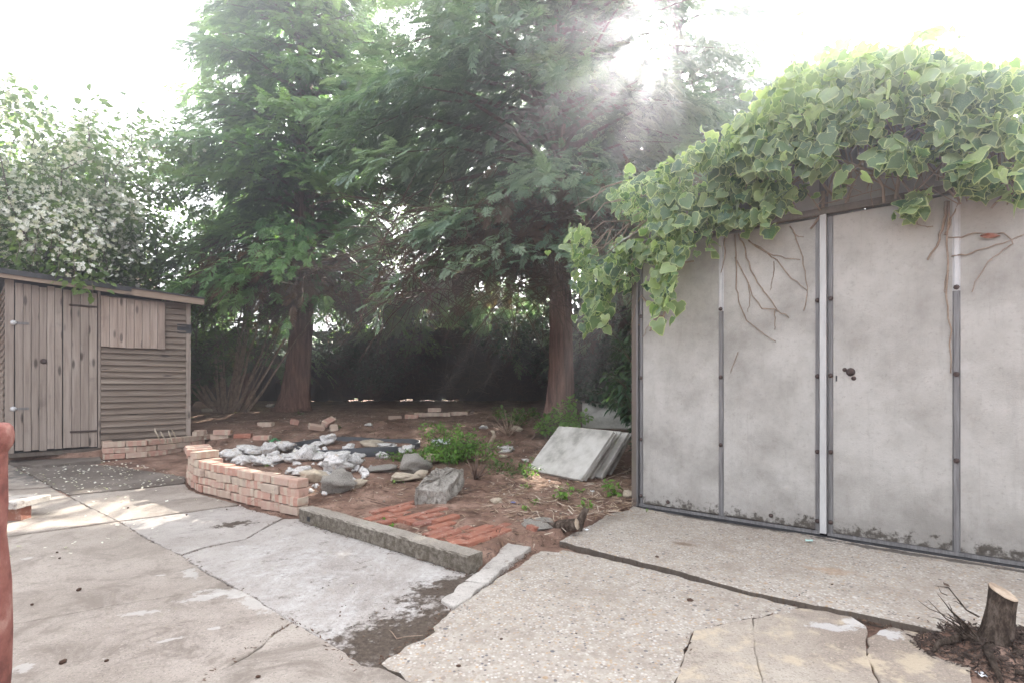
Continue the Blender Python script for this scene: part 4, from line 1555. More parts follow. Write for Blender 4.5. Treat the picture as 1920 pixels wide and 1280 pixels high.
p = at(915, 846, soil)
V, F = wobbly([(0, 0, -.03), (.02, .0, .07), (.05, .0, .15), (.085, .0, .205)], [.034, .032, .028, .024], 10, 8, .12)
st = thing("weathered_stick", "weathered upright stick stump with a pale top in the middle of the bed", "stick", p)
put("stem", make_mesh("stem", V, F, M_IVYSTEM, True), st)
V, F = wobbly([(.075, 0, .20), (.06, 0, .245), (.03, 0, .25)], [.024, .02, .008], 8, 9, .2)
put("pale_top", make_mesh("pale_top", V, F, M_BUFF, True), st)


def sticks(name, px, py, items, mat, lab, cat, hf=soil, part="twig"):
    p = at(px, py, hf)
    t = thing(name, lab, cat, p)
    for (a, el, L, rad, cv) in items:
        d = np.array([math.cos(a) * math.cos(el), math.sin(a) * math.cos(el), math.sin(el)])
        pts = [d * L * f + np.array([0, 0, -cv * f * f]) + np.array([-d[1], d[0], 0]) * .06 * L * math.sin(3 * f + a) for f in (0, .3, .6, .8, 1)]
        V, F = tube(pts, [rad, rad * .9, rad * .75, rad * .6, rad * .35], 6)
        put(part, make_mesh(part, V, F, mat, True), t)
    return t


r = np.random.default_rng(72)
sticks("cut_shrub", 893, 898, [(r.random() * 6.28, .5 + .9 * r.random(), .08 + .20 * r.random(), .004 + .012 * r.random() ** 2, 0) for _ in range(20)], M_TWIG, "cut back shrub of brown woody stumps right of the broken chunk", "shrub", part="branch")
sticks("dry_twigs", 955, 818, [(r.random() * 6.28, .6 + .8 * r.random(), .14 + .28 * r.random(), .003 + .004 * r.random(), 0) for _ in range(22)], M_HAZEL, "bunch of dry cut twigs in front of the right-hand trunk", "twigs")
sticks("fallen_twig", 745, 952, [(2.6, .06, .30, .005, .0), (3.2, .1, .12, .004, 0)], M_TWIG, "thin curved twig lying across the red bricks", "twig")
sticks("fallen_twig", 445, 790, [(.3, .03, .75, .012, 0), (.9, .05, .35, .008, 0), (2.9, .05, .4, .008, 0)], M_HAZEL, "long bare twig lying on the dark soil right of the shed", "twig")
sticks("fallen_twig", 1130, 905, [(.9, .12, .55, .006, .0), (.5, .1, .25, .004, 0)], M_HAZEL, "thin dry twig on the soil below the cement sheets", "twig")
sticks("fallen_twig", 1060, 870, [(3.1, .04, .6, .006, .0)], M_HAZEL, "straight dry stalk lying left of the cement sheets", "twig")
sticks("fallen_twig", 860, 925, [(.4, .25, .20, .012, .03), (1.0, .3, .16, .009, .02), (2.4, .2, .14, .010, .02), (-.5, .2, .15, .008, 0)], M_TWIG, "dark forked root sticking out in front of the broken chunk", "root", part="root")
sticks("fallen_twig", 745, 1196, [(.1, .08, .10, .0022, .0), (2.3, .12, .07, .002, 0)], M_HAZEL, "small pale forked twig on the dirty end of the whitened slab", "twig", hf=pz)
# ------------------------------------------------------------------ conifers
def spray_template(seed, pairs=7, sub=True, wid=.035):
    """flat fan of scale-leaved twigs, length 1 along x"""
    r = np.random.default_rng(seed)
    V, F = [], []

    def leaf(p, d, L, w):
        n = np.array([-d[1], d[0], 0])
        q = p + d * L
        z = lambda a: -.20 * (a[0] ** 2) - .12 * abs(a[1]) + r.normal(0, .012)
        m = p + d * L * .45
        k = len(V)
        for a in (p, m + n * w, q, m - n * w):
            V.append((a[0], a[1], z(a)))
        F.append((k, k + 1, k + 2, k + 3))

    leaf(np.array([0., 0, 0]), np.array([1., 0, 0]), 1.0, .016)
    for i in range(pairs):
        s = .10 + .80 * i / pairs
        for sg in (-1, 1):
            L = (.40 - .20 * abs(s - .3)) * (1 - s * .45) * (.8 + .4 * r.random())
            a = sg * math.radians(42 + r.normal(0, 9))
            d = np.array([math.cos(a), math.sin(a), 0])
            p = np.array([s, 0, 0.])
            leaf(p, d, L, wid)
            if False:
                for f in (.5,):
                    b = a - sg * math.radians(34) * (1 if r.random() < .6 else -1.1)
                    leaf(p + d * L * f, np.array([math.cos(b), math.sin(b), 0]), L * .48, wid * .85)
    return np.array(V), np.array(F)


SPRAYS = [spray_template(s, pz_) for s, pz_ in ((1, 10), (2, 9), (3, 10))]


def conifer(name, label, base, H, tr, crown0, rad, nl, per, mat, seed, lean=(0, 0), fsize=.42, dead_below=0, azbias=None, tint0=.0, bright=.5, gap=True, side=None):
    """trunk, limbs and a crown of flat drooping sprays"""
    r = np.random.default_rng(seed)
    t = thing(name, label, "tree", base)
    zs = [-.15, 0, .12, .35, .8, 1.5, 2.5, 4, 6, 9, H]
    P = [(lean[0] * min(z, 2.6) + .03 * math.sin(z), lean[1] * min(z, 2.6) + .03 * math.cos(1.3 * z), z) for z in zs]
    R = [tr * (1.75 if z <= 0 else 1 + .62 * math.exp(-z / .28)) * (1 - .93 * z / H) + .012 for z in zs]
    Pi, Ri = [], []
    for i in range(len(zs) - 1):
        for f in np.linspace(0, 1, 5)[:-1]:
            Pi.append(np.array(P[i]) * (1 - f) + np.array(P[i + 1]) * f)
            Ri.append(R[i] * (1 - f) + R[i + 1] * f)
    sides = 26
    V, F = tube(Pi, Ri, sides, False)
    V = V.reshape(len(Pi), sides, 3)
    ph = r.random(5) * 6.28
    for k in range(sides):
        a = 2 * math.pi * k / sides
        for i in range(len(Pi)):
            z = Pi[i][2]
            f = 1 + .07 * math.sin(5 * a + ph[0] + .3 * z) + .045 * math.sin(9 * a + ph[1] - .5 * z) + (.10 * math.sin(4 * a + ph[2]) * math.exp(-max(z, 0) / .3)) + r.normal(0, .014)
            V[i, k] = Pi[i] + (V[i, k] - Pi[i]) * f
    put("trunk", make_mesh("trunk", V.reshape(-1, 3), F, M_BARK, True), t)
    T, Rm, S, tint = [], [], [], []
    g = Geo()
    for i in range(nl):
        u = (i + r.random()) / nl
        h = crown0 + (H - crown0 - .3) * u ** 1.15
        az = i * 2.39996 + r.normal(0, .25)
        L = rad(h, az) * (.70 + .42 * r.random())
        d = np.array([math.cos(az), math.sin(az), 0])
        rise = .38 + .25 * r.random() - (.30 if h < crown0 + 1.2 else 0)
        droop = .42 + .25 * r.random()
        x0 = np.array([np.interp(h, zs, [q[0] for q in P]), np.interp(h, zs, [q[1] for q in P]), h])
        lp = lambda s: x0 + d * L * s + np.array([0, 0, (rise * s - droop * s ** 2.2) * L])
        if h < 9.0:
            g.tube([lp(s) for s in (0, .3, .6, .9)], [.030 * L / 2 + .006, .02 * L / 2 + .004, .011, .004], 5, cap=False)
        n = max(4, int(per * (L / 2.0) ** 1.2 * (1.0 if h < 9 else .5)))
        ss = .22 + .80 * r.random(n) ** .75
        pd = np.array([-d[1], d[0], 0])
        lat = r.normal(0, .20, n) * L * (1.05 - ss * .70)
        p = np.array([lp(s) for s in ss]) + pd * lat[:, None] + np.stack([r.normal(0, .04, n), r.normal(0, .04, n), r.normal(-.02, .065, n)], 1)
        fw = d[None, :] * .8 + pd[None, :] * (lat / (L * .4 + .1))[:, None] * .9 + r.normal(0, .28, (n, 3)) + np.array([0, 0, -.36])
        dead = (h < crown0 + dead_below) & (r.random(n) < .5) & (ss < .85)
        fw[:, 2] -= dead * .55
        T.append(p)
        up = np.array([0, 0, 1.0]) + r.normal(0, .20, (n, 3)) + d * .30
        Rm.append(frames(fw, up))
        S.append(fsize * (.55 + .65 * r.random(n)) * (1 - .35 * (h / H)))
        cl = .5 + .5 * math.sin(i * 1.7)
        tn = np.clip(tint0 + .24 + bright * (ss - .55) * 1.0 + .34 * cl * (ss > .5) + r.normal(0, .09, n), 0, .80)  # tint rises towards limb ends, painting in light on outer sprays
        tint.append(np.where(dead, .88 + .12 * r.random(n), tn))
    T, Rm, S, tint = np.concatenate(T), np.concatenate(Rm), np.concatenate(S), np.concatenate(tint)
    b = np.array(base)
    ok = np.ones(len(T), bool)
    if gap:
        ok &= lets_sun(T + b + Rm[:, :, 0] * S[:, None] * .5, .02, r, .30)
    W = T + b
    ok &= ~((W[:, 2] < 2.35) & (W[:, 1] < 7.8) & (W[:, 0] < -3.6))     # clear of the shed
    ok &= (W[:, 2] > 1.2)
    T, Rm, S, tint = T[ok], Rm[ok], S[ok], tint[ok]
    k = r.integers(0, 3, len(T))
    Vs, Fs, As, n0 = [], [], [], 0
    for q in range(3):
        m = k == q
        V, F, A = scatter(SPRAYS[q][0], SPRAYS[q][1], Rm[m], T[m], S[m], tint[m])
        Vs.append(V), Fs.append(F + n0), As.append(A)
        n0 += len(V)
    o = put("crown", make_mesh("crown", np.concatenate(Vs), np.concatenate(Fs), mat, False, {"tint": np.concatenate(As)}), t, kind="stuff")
    put("limbs", g.mesh("limbs", M_TWIG, True), t, kind="stuff")
    return t


def rad_left(h, az):
    r = 2.35 if h < 4.5 else 2.35 - (h - 4.5) * .21
    return max(.4, r * (1.0 + .10 * math.sin(3 * az)))


def rad_right(h, az):
    west = .5 - .5 * math.cos(az)                       # 1 towards -x
    r = (2.6 + .65 * west) if h < 4.6 else (2.6 + .65 * west) - (h - 4.6) * (.14 + .30 * west)
    return max(.4, r)


TL = at(548, 770, soil_h)
TR = at(1052, 792, soil_h)
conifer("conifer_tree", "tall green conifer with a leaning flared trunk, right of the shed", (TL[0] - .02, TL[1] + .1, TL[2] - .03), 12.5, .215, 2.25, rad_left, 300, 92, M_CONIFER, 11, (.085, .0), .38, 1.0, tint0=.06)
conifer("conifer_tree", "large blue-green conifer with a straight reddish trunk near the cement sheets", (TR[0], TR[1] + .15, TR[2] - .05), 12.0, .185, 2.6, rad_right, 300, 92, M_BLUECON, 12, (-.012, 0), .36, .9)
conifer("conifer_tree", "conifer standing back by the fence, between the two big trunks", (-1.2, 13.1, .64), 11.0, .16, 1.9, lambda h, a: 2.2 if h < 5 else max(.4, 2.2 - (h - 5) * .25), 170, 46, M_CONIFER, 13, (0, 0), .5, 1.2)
conifer("conifer_tree", "conifer behind the garage corner, faint against the bright sky", (3.2, 10.4, .64), 14.0, .16, 1.6, lambda h, a: 2.7 if h < 6 else max(.4, 2.7 - (h - 6) * .2), 260, 60, M_BLUECON, 14, (0, 0), .42, 1.0)
conifer("conifer_tree", "dark conifer behind the left-hand trunk, by the fence", (-5.9, 11.9, .64), 5.2, .10, .8, lambda h, a: 1.5 if h < 2.5 else max(.3, 1.5 - (h - 2.5) * .45), 60, 40, M_CONIFER, 15, (0, 0), .5, .6, tint0=-.05)


# ------------------------------------------------------------------ broad leaves
def leaf_template(w=.42, fold=.10, curl=.14):
    V = np.array([(0, 0, 0), (.28, w * .82, fold), (.62, w * .72, fold * .8 - curl * .35), (1, 0, -curl), (.62, -w * .72, fold * .8 - curl * .35), (.28, -w * .82, fold), (.45, 0, -.01)])
    F = np.array([(0, 6, 1), (1, 6, 2), (2, 6, 3), (3, 6, 4), (4, 6, 5), (5, 6, 0)])
    return V, F


LEAF = leaf_template()
NARROW = leaf_template(.22)
LEAF4 = (np.array([(0, 0, 0), (.45, .36, .07), (1, 0, -.12), (.45, -.36, .07)]), np.array([(0, 1, 2), (0, 2, 3)]))


def flower_template():
    V, F = [(0, 0, 0)], []
    for k in range(5):
        a = 2 * math.pi * k / 5
        for (da, rr, z) in ((-.5, .7, .10), (0, 1, .16), (.5, .7, .10)):
            V.append((rr * math.cos(a + da), rr * math.sin(a + da), z))
        b = 1 + 3 * k
        F += [(0, b, b + 1), (0, b + 1, b + 2)]
    return np.array(V), np.array(F)


FLOWER = flower_template()


def leaves_along(stems, per_m, size, r, spread=.05, fr=(.2, 1.0), droop=.3):
    """positions and frames of leaves along the outer part of stems"""
    T, fw, S = [], [], []
    for P in stems:
        P = np.asarray(P)
        d = np.linalg.norm(np.diff(P, axis=0), axis=1)
        L = d.sum()
        n = max(2, int(per_m * L * (fr[1] - fr[0])))
        c = np.concatenate([[0], np.cumsum(d)]) / L
        s = fr[0] + (fr[1] - fr[0]) * (np.arange(n) + r.random(n)) / n
        p = np.stack([np.interp(s, c, P[:, i]) for i in range(3)], 1)
        tg = np.stack([np.interp(s, (c[1:] + c[:-1]) / 2, np.diff(P[:, i]) / d) for i in range(3)], 1)
        o = nrm(r.normal(0, 1, (n, 3)))
        o = nrm(o - tg * (o * tg).sum(1, keepdims=True))
        T.append(p + o * spread * r.random((n, 1)))
        fw.append(tg * .45 + o * .9 + np.array([0, 0, -droop]))
        S.append(size * (.65 + .6 * r.random(n)))
    return np.concatenate(T), np.concatenate(fw), np.concatenate(S)


def arching(base, a, el, L, sag, r, n=7, wob=.04):
    d = np.array([math.cos(a) * math.cos(el), math.sin(a) * math.cos(el), math.sin(el)])
    return [np.array(base) + d * L * f + np.array([0, 0, -sag * L * f ** 2]) + r.normal(0, wob * L * f * .4, 3) for f in np.linspace(0, 1, n)]


def plant(name, label, cat, base, n, L, el, sag, per_m, size, mat, seed, stem_mat=None, rad=.004, spread=.03, fr=(.15, 1), group=None, tmpl=None, tint=(0, 1), az=(0, 6.283), droop=.25, sub=0):
    r = np.random.default_rng(seed)
    t = thing(name, label, cat, base, 0, group)
    stems = []
    for k in range(n):
        a = az[0] + (az[1] - az[0]) * (k + r.random()) / n
        l = L * (.6 + .5 * r.random())
        s = arching((0, 0, -.01), a, el[0] + (el[1] - el[0]) * r.random(), l, sag, r)
        stems.append(s)
        for j in range(sub):
            i = r.integers(2, 6)
            stems.append(arching(s[i], a + r.normal(0, .9), el[0] * .5 + (el[1] - el[0]) * r.random() * .6, l * .4, sag, r, 5))
    g = Geo()
    for s in stems:
        g.tube(s, np.linspace(rad, rad * .3, len(s)), 5, cap=False)
    put("stem", g.mesh("stem", stem_mat or M_TWIG, True), t)
    T, fw, S = leaves_along(stems, per_m, size, r, spread, fr, droop)
    R = frames(fw, np.array([0, 0, 1.0]) + r.normal(0, .3, T.shape))
    tv, tf = tmpl or LEAF
    V, F, A = scatter(tv, tf, R, T, S, np.clip(tint[0] + (tint[1] - tint[0]) * r.random(len(T)), 0, 1))
    put("foliage", make_mesh("foliage", V, F, mat, False, {"tint": A}), t, kind="stuff")
    return t


# ------------------------------------------------------------------ white flowering shrub over the shed
r = np.random.default_rng(81)
sh = np.array([-7.0, 8.0, .35])
mock = thing("flowering_shrub", "big shrub covered in white blossom arching over the shed roof", "shrub", sh)
stems, g = [], Geo()
for k in range(84):
    a = k * 2.39996
    el = 1.1 + .42 * r.random()
    L = 4.3 + 2.2 * r.random()
    s = arching((r.normal(0, .2), r.normal(0, .2), 0), a, el, L, .10 + .30 * r.random(), r, 9, .035)
    stems.append(s)
    for j in range(6):
        i = r.integers(3, 9)
        stems.append(arching(s[i], a + r.normal(0, 1.0), .2 + .8 * r.random(), .6 + .7 * r.random(), .4, r, 5))
# drooping sprays that hang over the shed's front edge
for (px, py, Yd) in [(60, 500, 6.0), (110, 515, 6.05), (140, 545, 5.95), (175, 556, 6.1), (30, 490, 5.95), (95, 470, 6.1), (150, 500, 6.3), (205, 520, 6.6)]:
    e = at_depth(px, py, Yd) - sh
    b = np.array([e[0] * .5, e[1] * .4, 2.9])
    stems.append([b * (1 - f) + e * f + np.array([0, 0, .35 * math.sin(math.pi * f)]) for f in np.linspace(0, 1, 7)])
for s in stems:
    g.tube(s, np.linspace(.016 if len(s) == 9 else .006, .003, len(s)), 5, cap=False)
put("stem", g.mesh("stem", M_TWIG, True), mock, kind="stuff")
T, fw, S = leaves_along(stems, 58, .085, r, .18, (.22, 1.0), .25)
keep = lets_sun(T + sh, .1, r)
W = T + sh
rel = (W[:, 0] - S0[0]) * .70 + (W[:, 1] - S0[1]) * .714
back = -(W[:, 0] - S0[0]) * .714 + (W[:, 1] - S0[1]) * .70
inside = (rel > -.05) & (rel < SW + .1) & (back > -.02) & (back < SD + .05) & (W[:, 2] < S0[2] + 2.02)
front = (back < -.02) & (W[:, 2] < 2.02)
keep &= ~inside & ~front
T, fw, S = T[keep], fw[keep], S[keep]
R = frames(fw, np.array([0, 0, 1.0]) + r.normal(0, .35, T.shape))
V, F, A = scatter(LEAF[0], LEAF[1], R, T, S, np.clip(.4 + .5 * r.random(len(T)) + .25 * ((T[:, 0] > 1.0)), 0, 1))
put("foliage", make_mesh("foliage", V, F, M_SHRUB, False, {"tint": A}), mock, kind="stuff")
# blossom in small clusters, thinner low down and to the right
n = 3600
front_ = np.where(T[:, 1] < .45)[0]
idx = front_[r.integers(0, len(front_), n)]
c = T[idx] + nrm(r.normal(0, 1, (n, 3)) + np.array([.5, -1.2, .6])) * .14
px_, py_ = 960 + (c[:, 0] + sh[0]) / (c[:, 1] + sh[1]) * 1000, 722 - (c[:, 2] + sh[2] - 1) / (c[:, 1] + sh[1]) * 1000
pr = np.where(px_ < 300, .98, .35) * np.where(py_ > 460, .5, 1.0)
c = c[r.random(n) < pr]
T2 = (c[:, None, :] + r.normal(0, .06, (len(c), 6, 3))).reshape(-1, 3)
R2 = frames(r.normal(0, 1, T2.shape), np.array([.35, -.9, .55]) + r.normal(0, .5, T2.shape))
V, F, A = scatter(FLOWER[0], FLOWER[1], R2, T2, .029 * (.7 + .6 * r.random(len(T2))), r.random(len(T2)))
put("blossom", make_mesh("blossom", V, F, M_PETAL, False, {"tint": A}), mock, kind="stuff")

plant("leafy_shrub", "plain light green shrub between the blossom shrub and the tall conifer", "shrub", (-6.2, 10.2, .5), 26, 3.6, (.9, 1.5), .25, 42, .09, M_SHRUB, 82, None, .012, .16, (.25, 1), tint=(.5, 1), sub=3)
plant("leafy_shrub", "dark leafy shrub behind the shed's right corner", "shrub", (-6.1, 9.9, .5), 18, 2.0, (.9, 1.45), .2, 44, .085, M_SHRUB, 83, None, .010, .14, (.2, 1), tint=(0, .4), sub=3)

plant("shade_fill_hedge", "dark hedge added to fill in the deep shade before the fence, behind the straight trunk", "hedge", (1.2, 11.3, .62), 80, 2.7, (.8, 1.5), .2, 46, .085, M_LAUREL, 88, None, .010, .18, (.1, 1), tint=(0, .35), sub=4)  # added foliage mass that darkens the open view under the crowns
plant("shade_fill_hedge", "dark hedge added to fill in the deep shade before the fence, between the two trunks", "hedge", (-3.0, 11.8, .62), 80, 2.3, (.8, 1.5), .2, 40, .08, M_LAUREL, 89, None, .010, .18, (.25, 1), tint=(0, .3), sub=3)  # added likewise, closes the bright gaps between trunks

# bare stems of the big hazel-like shrub
r = np.random.default_rng(84)
hz = at(462, 766, soil_h)
hz = np.array([hz[0], hz[1] - .6, float(soil_h(hz[0], hz[1] - .6))])
hazel = thing("bare_shrub", "fan of bare brown shrub stems between the shed and the leaning trunk", "shrub", hz)
for k in range(20):
    f = k / 19
    a = math.pi * (1 - f) + r.normal(0, .15)
    el = 1.35 - .75 * abs(f - .62) * 1.4 + r.normal(0, .06)
    b = np.array([(f - .5) * .45 + r.normal(0, .03), r.normal(0, .12), -.05])
    L = 1.7 + .7 * r.random()
    s = arching(b, a, el, L, -.12, r, 9, .025)
    rad = .014 + .022 * r.random()
    V, F = tube(s, np.linspace(rad, rad * .35, 9), 7)
    put("stem", make_mesh("stem", V, F, M_HAZEL, True), hazel)

# tangle of dead twigs low under the crowns
def tangle(name, label, c, ext, n, seed, L=(.5, 1.3)):
    r = np.random.default_rng(seed)
    g = Geo()
    for k in range(n):
        b = np.array(c) + (r.random(3) - .5) * 2 * np.array(ext)
        a = r.random() * 6.28
        s = arching(b - np.array(c), a, r.normal(.15, .6), L[0] + (L[1] - L[0]) * r.random(), .3, r, 6, .09)
        rr = .003 + .006 * r.random()
        g.tube(s, np.linspace(rr, rr * .4, 6), 4, cap=False)
    o = put(name, g.mesh(name, M_TWIG, True), None, c, None, label, "twigs", None, "stuff")
    return o


tangle("dead_branches", "dry brown dead branches under the crown left of the straight trunk", (-.45, 7.3, 2.75), (1.4, .7, .6), 620, 85)
tangle("dead_branches", "dry brown dead branches under the crown around the leaning trunk", (-4.2, 9.4, 2.75), (1.4, .7, .5), 480, 86)
tangle("dead_branches", "thicket of twigs added to darken the space before the fence between the trunks", (-1.6, 11.2, 1.5), (2.2, .5, .75), 420, 87, (.4, 1.1))  # twigs added to make the background under the crowns darker

# ------------------------------------------------------------------ low green plants
P_ = lambda px, py: at(px, py, soil)
plant("spreading_weed", "bright green spreading weeds beside the broken concrete chunk", "plant", P_(850, 866), 34, .58, (.35, 1.35), .25, 95, .034, M_SEEDLING, 90, M_TWIG, .0035, .03, (.2, 1), tint=(.1, .75), sub=3)
plant("spreading_weed", "low green weeds trailing over the white stones at the pond's right end", "plant", P_(765, 858), 20, .32, (.05, .7), .2, 80, .03, M_SEEDLING, 91, M_TWIG, .003, .03, (.2, 1), tint=(0, .5), sub=2)
plant("trailing_weed", "small dark weeds trailing left of the leaning cement sheets", "plant", P_(965, 882), 14, .36, (.05, .5), .2, 70, .035, M_SHRUB, 92, M_TWIG, .003, .03, (.2, 1), tint=(.2, .8), sub=1)
plant("arching_bramble", "arching leafy shoot in front of the straight reddish trunk", "plant", P_(995, 822), 8, 1.05, (.45, 1.0), .35, 60, .065, M_SEEDLING, 93, M_TWIG, .006, .06, (.2, 1), tint=(.3, .9), az=(-.5, .8), sub=2)
plant("bramble_clump", "low leafy clump at the left foot of the cement sheets' back end", "plant", P_(970, 800), 8, .5, (.4, 1.2), .3, 70, .05, M_SHRUB, 94, M_TWIG, .004, .04, tint=(.3, 1), sub=2)
for k, (px, py, L, n, s, lab) in enumerate([
    (990, 893, .12, 5, .04, "yellow-green seedling under the front corner of the front cement sheet"),
    (988, 912, .06, 5, .03, "tiny yellow-green seedling on the sunlit soil"),
    (1055, 936, .16, 8, .04, "low spreading seedling midway between the sheets and the sawn stump"),
    (1080, 922, .10, 6, .035, "small seedling right below the leaning cement sheets"),
    (1148, 930, .20, 7, .055, "largest bright seedling near the garage corner"),
    (1100, 952, .10, 6, .04, "yellow-green seedling just behind the apron's edge"),
    (1004, 943, .06, 4, .03, "tiny seedling right of the blue plastic scrap"),
    (986, 955, .05, 5, .03, "low green seedling near the blue plastic scrap"),
    (825, 925, .13, 5, .032, "bright upright sprig at the foot of the broken chunk"),
    (733, 990, .05, 5, .028, "small sprig beside the orange brick shard"),
    (722, 976, .04, 4, .025, "tiny sprig on the bed's edge above the concrete beam"),
    (745, 905, .07, 5, .03, "small green weed between the buff stones"),
    (1212, 957, .03, 3, .02, "tiny weed in the dirt at the garage sill"),
    (634, 804, .09, 5, .035, "small weed on the dark soil below the brick heap"),
    (560, 777, .14, 8, .035, "dark green weeds on the soil right of the leaning trunk's foot"),
    (728, 826, .06, 5, .03, "small weed on the far side of the pond"),
    (498, 874, .05, 5, .025, "little weed among the white flints behind the wall"),
    (1190, 766, .0, 0, 0, "")]):
    if n:
        plant("seedling", lab, "plant", P_(px, py), n, L, (.5, 1.4), .2, 90 if L < .1 else 55, s, M_SEEDLING if k not in (14, 15, 13) else M_SHRUB, 110 + k, M_SEEDLING if k < 9 else M_TWIG, .002, .012, (.3, 1), "green seedlings on the soil bed", tint=(.35, 1))
r = np.random.default_rng(95)
dry = thing("dry_plant", "small dry pale plant stalks in the brick planter", "plant", (Pp[0][0] + .60, Pp[0][1] + .30, .27))
for k in range(4):
    s = arching((k * .07 - .1, 0, 0), r.random() * 6, 1.2, .16 + .08 * r.random(), .1, r, 5)
    V, F = tube(s, [.004, .006, .007, .011, .003], 5)
    put("stalk", make_mesh("stalk", V, F, M_BUFF, True), dry)

# evergreen beside the garage corner
plant("evergreen_shrub", "dark evergreen climbing beside the left corner of the garage", "shrub", (1.52, 6.1, .15), 16, 1.35, (1.3, 1.56), .06, 70, .11, M_LAUREL, 96, None, .008, .10, (.12, 1), tint=(.2, 1), sub=2, droop=.5, tmpl=NARROW)
plant("evergreen_shrub", "dark ferny shrub in the shade behind the straight trunk", "shrub", (1.75, 8.2, .4), 18, 1.0, (.6, 1.4), .2, 60, .09, M_LAUREL, 97, None, .006, .08, tint=(0, .5), sub=2)

# young tree behind the garage, almost lost in the glare
plant("young_tree", "thin pale leafed tree rising behind the ivy on the right", "tree", (6.4, 7.6, .5), 14, 4.8, (1.1, 1.5), .12, 22, .075, M_SHRUB, 98, None, .022, .15, (.45, 1), tint=(.6, 1), sub=3)
# ------------------------------------------------------------------ variegated ivy over the garage
def ivy_leaf_mesh(seed, n=14):
    """five-lobed leaf, tip along +x, blade about 1 long; edge attribute: 0 inside, 1 on the margin"""
    r = np.random.default_rng(seed)
    out = [(0.02, 0.0), (-.15, .20), (-.08, .40), (.10, .50), (.26, .46), (.42, .44), (.56, .34), (.78, .16), (1.0, 0.0)]
    out = [np.array(o) * (1 + r.normal(0, .05)) for o in out]
    pts = out + [np.array((o[0], -o[1])) * (1 + r.normal(0, .05)) for o in out[-2:0:-1]]
    pts = np.array(pts)
    c = np.array([.28, 0.0])
    cup, curl, tw = r.normal(.35, .18), r.normal(.30, .18), r.normal(0, .35)

    def z(p):
        d = p - c
        return -cup * d[:, 1] ** 2 - curl * np.maximum(d[:, 0], 0) ** 2 + tw * d[:, 0] * d[:, 1] + .05 * np.abs(p[:, 1]) + .02 * np.sin(9 * p[:, 0] + seed)
    inn = c + (pts - c) * (.84 + r.normal(0, .05, (len(pts), 1)))
    V2 = np.concatenate([[c], inn, pts])
    V = np.column_stack([V2, z(V2)])
    k = len(pts)
    F = [(0, 1 + i, 1 + (i + 1) % k) for i in range(k)]
    for i in range(k):
        j = (i + 1) % k
        F += [(1 + i, 1 + k + i, 1 + k + j), (1 + i, 1 + k + j, 1 + j)]
    edge = np.array([0.0] + [.62] * k + [1.05] * k)
    return V, np.array(F)[:, ::-1], edge


IVY = [ivy_leaf_mesh(s) for s in range(200, 206)]
ri = np.random.default_rng(201)
ivy = thing("ivy", "variegated ivy sprawling over the garage roof and hanging off its left corner", "ivy", G0)
IV0 = G0.copy()

OUT = [(1058, 438), (1105, 395), (1160, 350), (1215, 325), (1255, 302), (1300, 280), (1345, 258), (1400, 205), (1450, 150), (1500, 118), (1560, 105), (1620, 92), (1690, 84), (1760, 98), (1830, 118), (1925, 140),
       (1925, 366), (1895, 352), (1850, 352), (1800, 340), (1760, 330), (1720, 392), (1690, 395), (1675, 330), (1620, 300), (1560, 320), (1500, 360), (1450, 395), (1420, 415), (1370, 418), (1320, 440), (1290, 462),
       (1262, 500), (1262, 560), (1240, 590), (1215, 540), (1190, 520), (1178, 580), (1160, 600), (1110, 612), (1080, 600), (1072, 565), (1090, 520), (1072, 480)]


def sample_px(n, poly):
    P = np.array(poly)
    lo, hi = P.min(0), P.max(0)
    q = lo + (hi - lo) * ri.random((n * 3, 2))
    return q[in_poly(q[:, 0], q[:, 1], poly)][:n]


T, up, S, fr = [], [], [], []
q = sample_px(4500, OUT)
q = q + ri.normal(0, 1, q.shape) * np.where(ri.random(len(q)) < .18, 16, 3)[:, None]
for (x0, y0, x1, y1, m) in [(1265, 455, 1252, 560, 16), (1240, 500, 1228, 600, 14), (1330, 430, 1338, 468, 7), (1430, 405, 1440, 440, 6), (1705, 372, 1712, 415, 9), (1150, 570, 1142, 625, 10), (1100, 590, 1105, 622, 8),
                            (1180, 360, 1184, 318, 7), (1835, 350, 1842, 372, 6), (1590, 310, 1575, 372, 8), (1490, 370, 1470, 400, 7), (1650, 330, 1640, 372, 5), (1900, 360, 1905, 385, 6), (1725, 95, 1745, 62, 7), (1560, 112, 1545, 88, 6)]:
    f_ = ri.random(m)[:, None]
    q = np.concatenate([q, np.array([[x0, y0]]) * (1 - f_) + np.array([[x1, y1]]) * f_ + ri.normal(0, 6, (m, 2))])
q = q[vnoise(q[:, 0], q[:, 1], .022) + .25 * (q[:, 1] < 200) + .12 * ((q[:, 0] < 1545) & (q[:, 0] > 1230)) > .35]
for (px, py) in q:
    low = np.clip((py - 90) / 330, 0, 1)
    left = px < 1225
    off = (.04 + .40 * ri.random() ** .8) if not left else (-.35 + .62 * ri.random())
    if py > 300 and 1300 < px:
        off = .03 + .24 * ri.random()
    if px > 1400 and py < 330:
        off = (-.6 + 1.05 * ri.random() ** .6) if py < 200 else (.02 + .42 * ri.random())
    p = wall_pt(px, py, off)
    T.append(p)
    fr.append(off)
    S.append(.052 + .066 * ri.random() ** 1.5)
